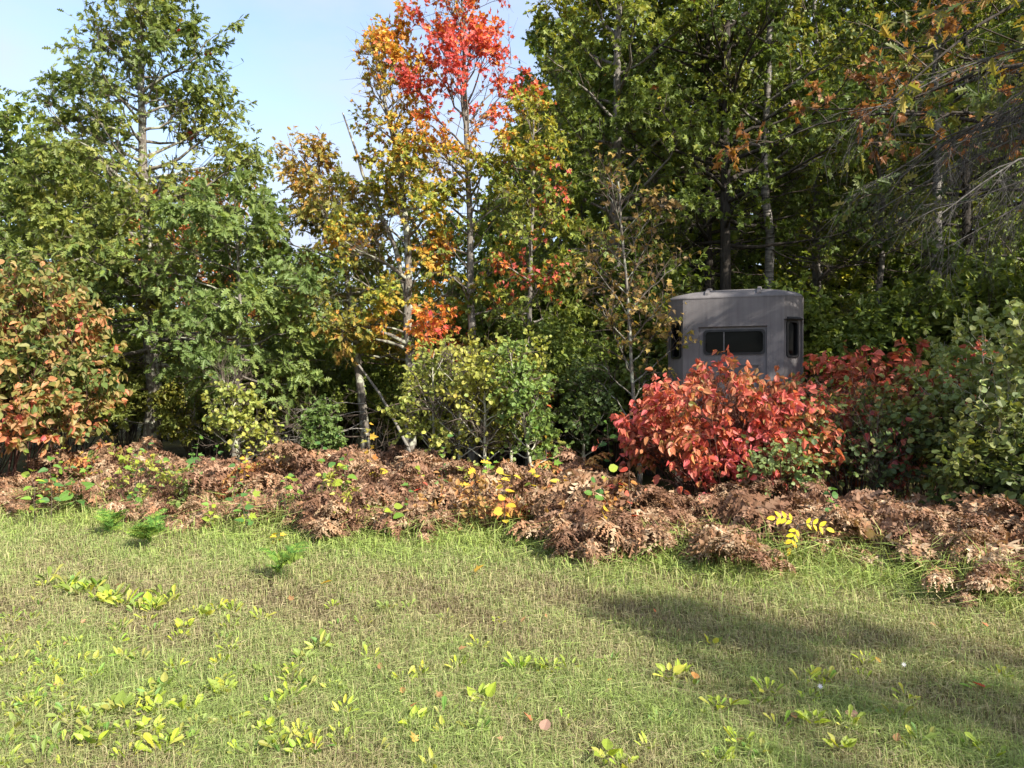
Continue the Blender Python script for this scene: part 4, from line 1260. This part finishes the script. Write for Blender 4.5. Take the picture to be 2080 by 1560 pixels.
for (px, py, tip, tmname, lsz, nlv, pal, lab) in [
        (155, 1050, 985, 'ovate', .17, 7, GR, 'broad green leaved seedling in the brown ferns below the orange shrub'),
        (105, 1060, 930, 'ovate', .12, 12, GR, 'green bramble seedling climbing out of the ferns under the orange shrub'),
        (265, 1060, 1000, 'ovate', .10, 10, GR, 'small green bramble seedling at the front of the brown ferns'),
        (330, 1040, 960, 'ovate', .12, 8, YG, 'yellow-green seedling among ferns beneath the lichened oak trunk'),
        (505, 1095, 1010, 'ovate', .10, 9, GR, 'green seedling at the fern edge below the lone aspen sapling'),
        (600, 1070, 975, 'ovate', .12, 10, YG, 'lime green seedling in the ferns between the lone sapling and the slim golden oak'),
        (700, 1065, 950, 'ovate', .13, 9, YG, 'yellow-green broad seedling among ferns below the slim golden oak'),
        (640, 1000, 905, 'ovate', .12, 9, GR, 'green seedling topping the ferns below the dead low branches'),
        (560, 1105, 1085, 'maple', .09, 6, YE, 'tiny yellow maple seedling in the grass at the fern edge'),
        (760, 960, 868, 'maple', .11, 14, [(.5, .16, .04), (.55, .3, .05), (.25, .25, .06)], 'small orange maple seedling below the slim golden oak trunk'),
        (955, 1060, 945, 'oak', .17, 8, YE, 'yellow oak seedling in the ferns beneath the aspen saplings'),
        (1110, 1040, 940, 'maple', .12, 12, YG, 'yellow-green maple seedling at the end of the sunlit ferns'),
        (1150, 1075, 985, 'ash', .12, 12, YE, 'yellow narrow-leaved seedling between the ferns and the red bush'),
        (880, 1060, 965, 'ovate', .10, 6, RE, 'tiny seedling with red leaves in the sunlit ferns'),
        (545, 1020, 955, 'ovate', .11, 8, RE, 'low red-leaved seedling among ferns near the lone aspen sapling'),
        (1250, 1100, 990, 'ovate', .11, 9, RE, 'small seedling with hanging red leaves at the foot of the red bush'),
        (1295, 1095, 1005, 'ash', .10, 12, YE, 'yellow seedling at the foot of the red bush'),
        (1110, 880, 820, 'maple', .14, 8, [(.6, .25, .03), (.58, .4, .04), (.55, .12, .04)], 'orange and yellow maple sprig beside the fresh green aspen sapling'),
        (1245, 960, 870, 'ovate', .12, 9, GR, 'dark green seedling in the shade left of the red bush'),
        (1960, 1170, 1100, 'maple', .11, 8, GR, 'green maple seedling in the shaded ferns of the meadow corner'),
        (1700, 1130, 1000, 'round', .07, 16, GR, 'green round-leaved seedling right of the yellow compound sprig'),
        (790, 1100, 1030, 'ovate', .11, 8, YG, 'lime seedling at the front of the sunlit ferns below the orange maple'),
        (70, 1070, 960, 'ovate', .13, 9, YG, 'lime green seedling in the ferns directly below the orange shrub'),
        (430, 1085, 1030, 'ovate', .09, 8, YG, 'small lime seedling at the grass edge below the lichened oak')]:
    Y = min(2480 / max(py - 780, 60), 10.5)
    x = gx(px, Y)
    H = CAM_H + (780 - tip) / FPX * Y
    leafy('seedling', lab, x, Y, max(.12, H), tmname, lsz, nlv, pal)

for i in range(70):
    x = rb.uniform(-6.2, 1.2); y = float(edge(x)) + rb.uniform(-.05, 2.2)
    if abs(x) > .66 * y: continue
    q = int(rb.integers(0, 10))
    pal, cname = (YG, 'lime green') if q < 4 else ((GR, 'green') if q < 7 else ((YE, 'yellow') if q < 9 else (RE, 'red')))
    px = 1040 + x / y * FPX
    w = 'below the orange and olive shrub' if px < 280 else ('around the lone aspen sapling' if px < 600 else ('below the slim golden oak' if px < 850 else 'below the aspen sapling cluster'))
    leafy('seedling', 'small %s leaved seedling poking through the brown ferns %s' % (cname, w), x, y, rb.uniform(.35, .85), ['ovate', 'ovate', 'maple', 'round'][i % 4], rb.uniform(.06, .11), int(rb.integers(6, 12)), pal, 'seedlings in the sunlit ferns')

def bramble_set():
    kinds = [('low green bramble tangled among the sunlit brown ferns', 'green brambles in the ferns', cf([(0, (.12, .19, .05)), (1, (.24, .32, .07))], .5, .25, .2, 3, 401), 'ovate'),
             ('low yellow-green bramble tangled among the sunlit brown ferns', 'yellow-green brambles in the ferns', cf([(0, (.26, .30, .06)), (1, (.48, .46, .08))], .5, .25, .2, 3, 402), 'ovate'),
             ('low orange-brown bramble tangled among the sunlit brown ferns', 'orange-brown brambles in the ferns', cf([(0, (.30, .20, .08)), (.6, (.48, .26, .09)), (1, (.55, .16, .09))], .5, .25, .2, 3, 403), 'ovate')]
    pr = []
    for i, (lab, grp, cfn, lf) in enumerate(kinds):
        x = [-3.9, -2.2, -.6][i]
        pr.append(build_shrub('bramble', lab, (x, float(edge(x)) + .5, 0), 410 + i, .58, .42, 9, cfn, lf, .075, nsub=4, ntw=3, nleaf=2, base=.2, bark='stem_red', hang=.2, low=.3, stem_r=.004, twlen=.12, group=grp, gap=-.1, face=.7))
    for i in range(26):
        x = rb.uniform(-6.3, 1.1)
        y = float(edge(x)) + rb.uniform(-.12, 2.6)
        if abs(x) > .66 * y: continue
        dup(pr[[0, 1, 1, 2, 1, 0, 1][i % 7]], (x, y, 0), rb.uniform(0, 6.28), rb.uniform(.5, 1.05))
bramble_set()

# yellow compound-leaved sprig in front of the red bush
def ash_sprig():
    Y = 6.7
    root = thing('ash_seedling', 'seedling with bright yellow paired leaflets in front of the red bush', 'seedling', (gx(1625, Y), Y, 0))
    rng = np.random.default_rng(9)
    base = np.array(root.location)
    crown = at(1622, 1066, Y) - base
    P = curve(rng, np.array([[0, .1, -.03]]), crown[None], 6, np.array([0.0]), .1)
    link('stem', tube_mesh('stem', [(P, rad_set(P, np.array([.006]), np.array([.003])), 5)], M['twig']), root)
    for (tx, ty, k) in ((1574, 1052, 4), (1604, 1112, 4), (1678, 1072, 4)):
        e = at(tx, ty, Y - .05) - base
        Q = curve(rng, crown[None], e[None], 6, np.array([.10]), .05)
        link('leaf_stalk', tube_mesh('leaf_stalk', [(Q, rad_set(Q, np.array([.0035]), np.array([.0015])), 4)], M['twig']), root)
        for i in range(k):
            p, tan = path_at(Q, np.zeros(1, int), np.array([.3 + .68 * i / (k - 1)]))
            for sd in ((-1, 1) if i < k - 1 else (0,)):
                ax = norm(tan[0] * .7 + sd * norm(np.cross(tan[0], np.array([0, -1.0, .3]))) * .9)
                foliage(root, 'ash', p, ax[None], norm(np.array([[.25, -.9, .6]]) + rng.normal(size=(1, 3)) * .15), np.array([.082 * (.8 + .25 * i / k)]), np.array([[.72, .55, .03]]) * rng.uniform(.85, 1.1), 1)
ash_sprig()

# ------------------------------------------------------------------ broad-leaved weeds, fallen leaves and little flowers in the meadow
def weed(px, py, sc, pal, label, group):
    Y = 2480 / (py - 780)
    root = thing('meadow_weed', label, 'weed', (gx(px, Y), Y, 0), group)
    n = rnd.randint(5, 12)
    kind = rnd.choice(['oblong', 'oblong', 'oblong', 'lance', 'ovate'])
    if rnd.random() < .4:
        pal = [(.20, .28, .06), (.16, .25, .05), (.28, .32, .07)]
    rng = np.random.default_rng(rnd.randrange(10 ** 6))
    a = np.arange(n) * 2.4 + rng.uniform(0, 6)
    D = norm(np.stack([np.cos(a) * .7, np.sin(a) * .7, rng.uniform(.4, 1.4, n)], 1) + rng.normal(size=(n, 3)) * .2)
    p = np.stack([np.cos(a) * .025, np.sin(a) * .025, rng.uniform(0, .03, n) + .008], 1) * 1.3
    Nn = norm(np.stack([-np.cos(a), -np.sin(a), np.full(n, .7)], 1) + rng.normal(size=(n, 3)) * .3 + np.array([.3, -.5, .2]))
    C = np.array(pal)[rng.integers(0, len(pal), n)] * rng.uniform(.85, 1.15, (n, 1))
    foliage(root, kind, p, D, Nn, sc * 1.15 * rng.uniform(.4, 1.2, n) * (.75 if kind == 'round' else 1), C, n)
WE = [(.38, .44, .05), (.31, .39, .05), (.44, .46, .08), (.24, .33, .05)]
spots = []
for i in range(22):                              # the lit row of plants crossing the meadow's left
    spots.append((100 + i * 12 + rnd.uniform(-16, 16), 1172 + i * 2.9 + rnd.uniform(-24, 20), rnd.uniform(.0801, .09) * (.7 if i % 3 == 0 else 1)))
for (px, py) in [(470, 1235), (530, 1250), (20, 1245), (85, 1280), (60, 1250), (640, 1310), (655, 1300), (285, 1335), (245, 1330), (450, 1345), (95, 1350), (20, 1385), (70, 1395), (130, 1395), (150, 1450), (300, 1420),
                 (450, 1400), (230, 1440), (40, 1470), (105, 1500), (540, 1485), (630, 1500), (640, 1520), (380, 1440), (265, 1440), (60, 1430), (790, 1230), (830, 1228), (740, 1320), (925, 1350), (850, 1365),
                 (1125, 1355), (1150, 1350), (1060, 1350), (910, 1450), (955, 1490), (970, 1475), (1030, 1430), (980, 1420), (885, 1555), (1230, 1540), (1315, 1520), (1260, 1550), (1400, 1390), (1355, 1370),
                 (1460, 1440), (1480, 1430), (1590, 1470), (1640, 1375), (1680, 1380), (1655, 1460), (1720, 1470), (1825, 1450), (1850, 1510), (1870, 1500), (1960, 1510), (1505, 1510), (1540, 1530), (1450, 1545), (2010, 1530), (570, 1520), (200, 1490), (330, 1520), (80, 1545), (700, 1440), (1555, 1400)]:
    spots.append((px + rnd.uniform(-8, 8), py, rnd.uniform(.045, .07)))
for i in range(60):
    spots.append((rnd.uniform(0, 900) ** 1.0 * rnd.uniform(.4, 1), rnd.uniform(1230, 1550), rnd.uniform(.035, .055)))
for i in range(18):
    spots.append((rnd.uniform(900, 2060), rnd.uniform(1300, 1550), .045))
for i in range(60):
    spots.append((rnd.uniform(0, 1250) * rnd.uniform(.3, 1), rnd.uniform(1190, 1550), rnd.uniform(.03, .05)))
for (px, py, s) in spots:
    lab = 'bright yellow-green broad-leaved weed in the row crossing the sunlit grass' if py < 1265 and 80 < px < 380 else (
        'small yellow-green broad-leaved weed in the half-shaded grass' if px > 1300 else 'small yellow-green broad-leaved weed in the sunlit grass ' + (('just below the weed row' if py < 1330 else ('of the dense weed patch' if px < 330 else 'beside the dense weed patch')) if px < 720 else 'of the sparse middle meadow'))
    weed(px, py + 14, s, WE, lab, 'yellow-green weeds in the meadow')

def fallen(px, py, tmname, s, c, label):
    Y = 2480 / (py - 780)
    o = link('fallen_leaf', leaf_proto(tmname, TM[tmname], np.array(c)))
    o.location = (gx(px, Y), Y, .04)
    o.rotation_euler = (R(rnd.uniform(15, 55)), R(rnd.uniform(-25, 25)), R(rnd.uniform(-90, 90)))
    o.scale = (s, s, s)
    tag(o, label, 'fallen leaf', 'small autumn leaves in the grass' if label.startswith('small') and 'sunk' in label else None)
fallen(1411, 1394, 'ovate', .075, (.55, .22, .10), 'orange fallen leaf lying in the half-shaded grass')
fallen(1733, 1474, 'round', .06, (.60, .33, .25), 'pale pinkish fallen leaf in the shaded grass')
fallen(2000, 1412, 'ovate', .065, (.42, .10, .06), 'dull red fallen leaf in the shaded grass')
fallen(1104, 1502, 'round', .06, (.42, .26, .20), 'faded brownish pink fallen leaf in the sunlit grass')
fallen(820, 1424, 'ovate', .05, (.42, .22, .10), 'small tan fallen leaf in the sunlit grass')
fallen(655, 1196, 'maple', .09, (.55, .36, .04), 'yellow fallen leaf near the single green fern')
fallen(965, 1172, 'maple', .10, (.52, .33, .05), 'yellow fallen maple leaf on the grass before the ferns')

FC = [(.45, .24, .11), (.36, .2, .1), (.5, .16, .08), (.5, .36, .08), (.3, .18, .1)]
for i in range(26):
    px, py = rnd.uniform(0, 2080), rnd.uniform(1160, 1540)
    c = FC[i % 5]
    fallen(px, py, ['ovate', 'maple', 'oak'][i % 3], rnd.uniform(.03, .055), c, 'small %s autumn leaf sunk in the meadow grass' % ['tan', 'brown', 'reddish', 'yellowish', 'dull brown'][i % 5])
def flower(px, py, c, label):
    Y = 2480 / (py - 780)
    root = thing('aster_flower', label, 'flower', (gx(px, Y), Y, 0))
    P = np.array([[[0, 0, -.02], [.004, 0, .05], [.0, -.005, .095]]])
    link('stem', tube_mesh('stem', [(P, np.full((1, 3), .0012), 4)], M['twig']), root)
    for k in range(8):
        a = k * 6.283 / 8
        D = np.array([[math.cos(a), math.sin(a) * .5 - .3, math.sin(a) * .8 + .1]])
        foliage(root, 'lance', np.array([[0, -.005, .095]]), D, np.array([[0, -.8, .6]]), np.array([.014]), np.array([c]), 1)
flower(1835, 1385, (.75, .75, .78), 'tiny white aster flower in the shaded grass')
flower(1665, 1432, (.6, .58, .78), 'tiny pale violet aster flower in the shaded grass')
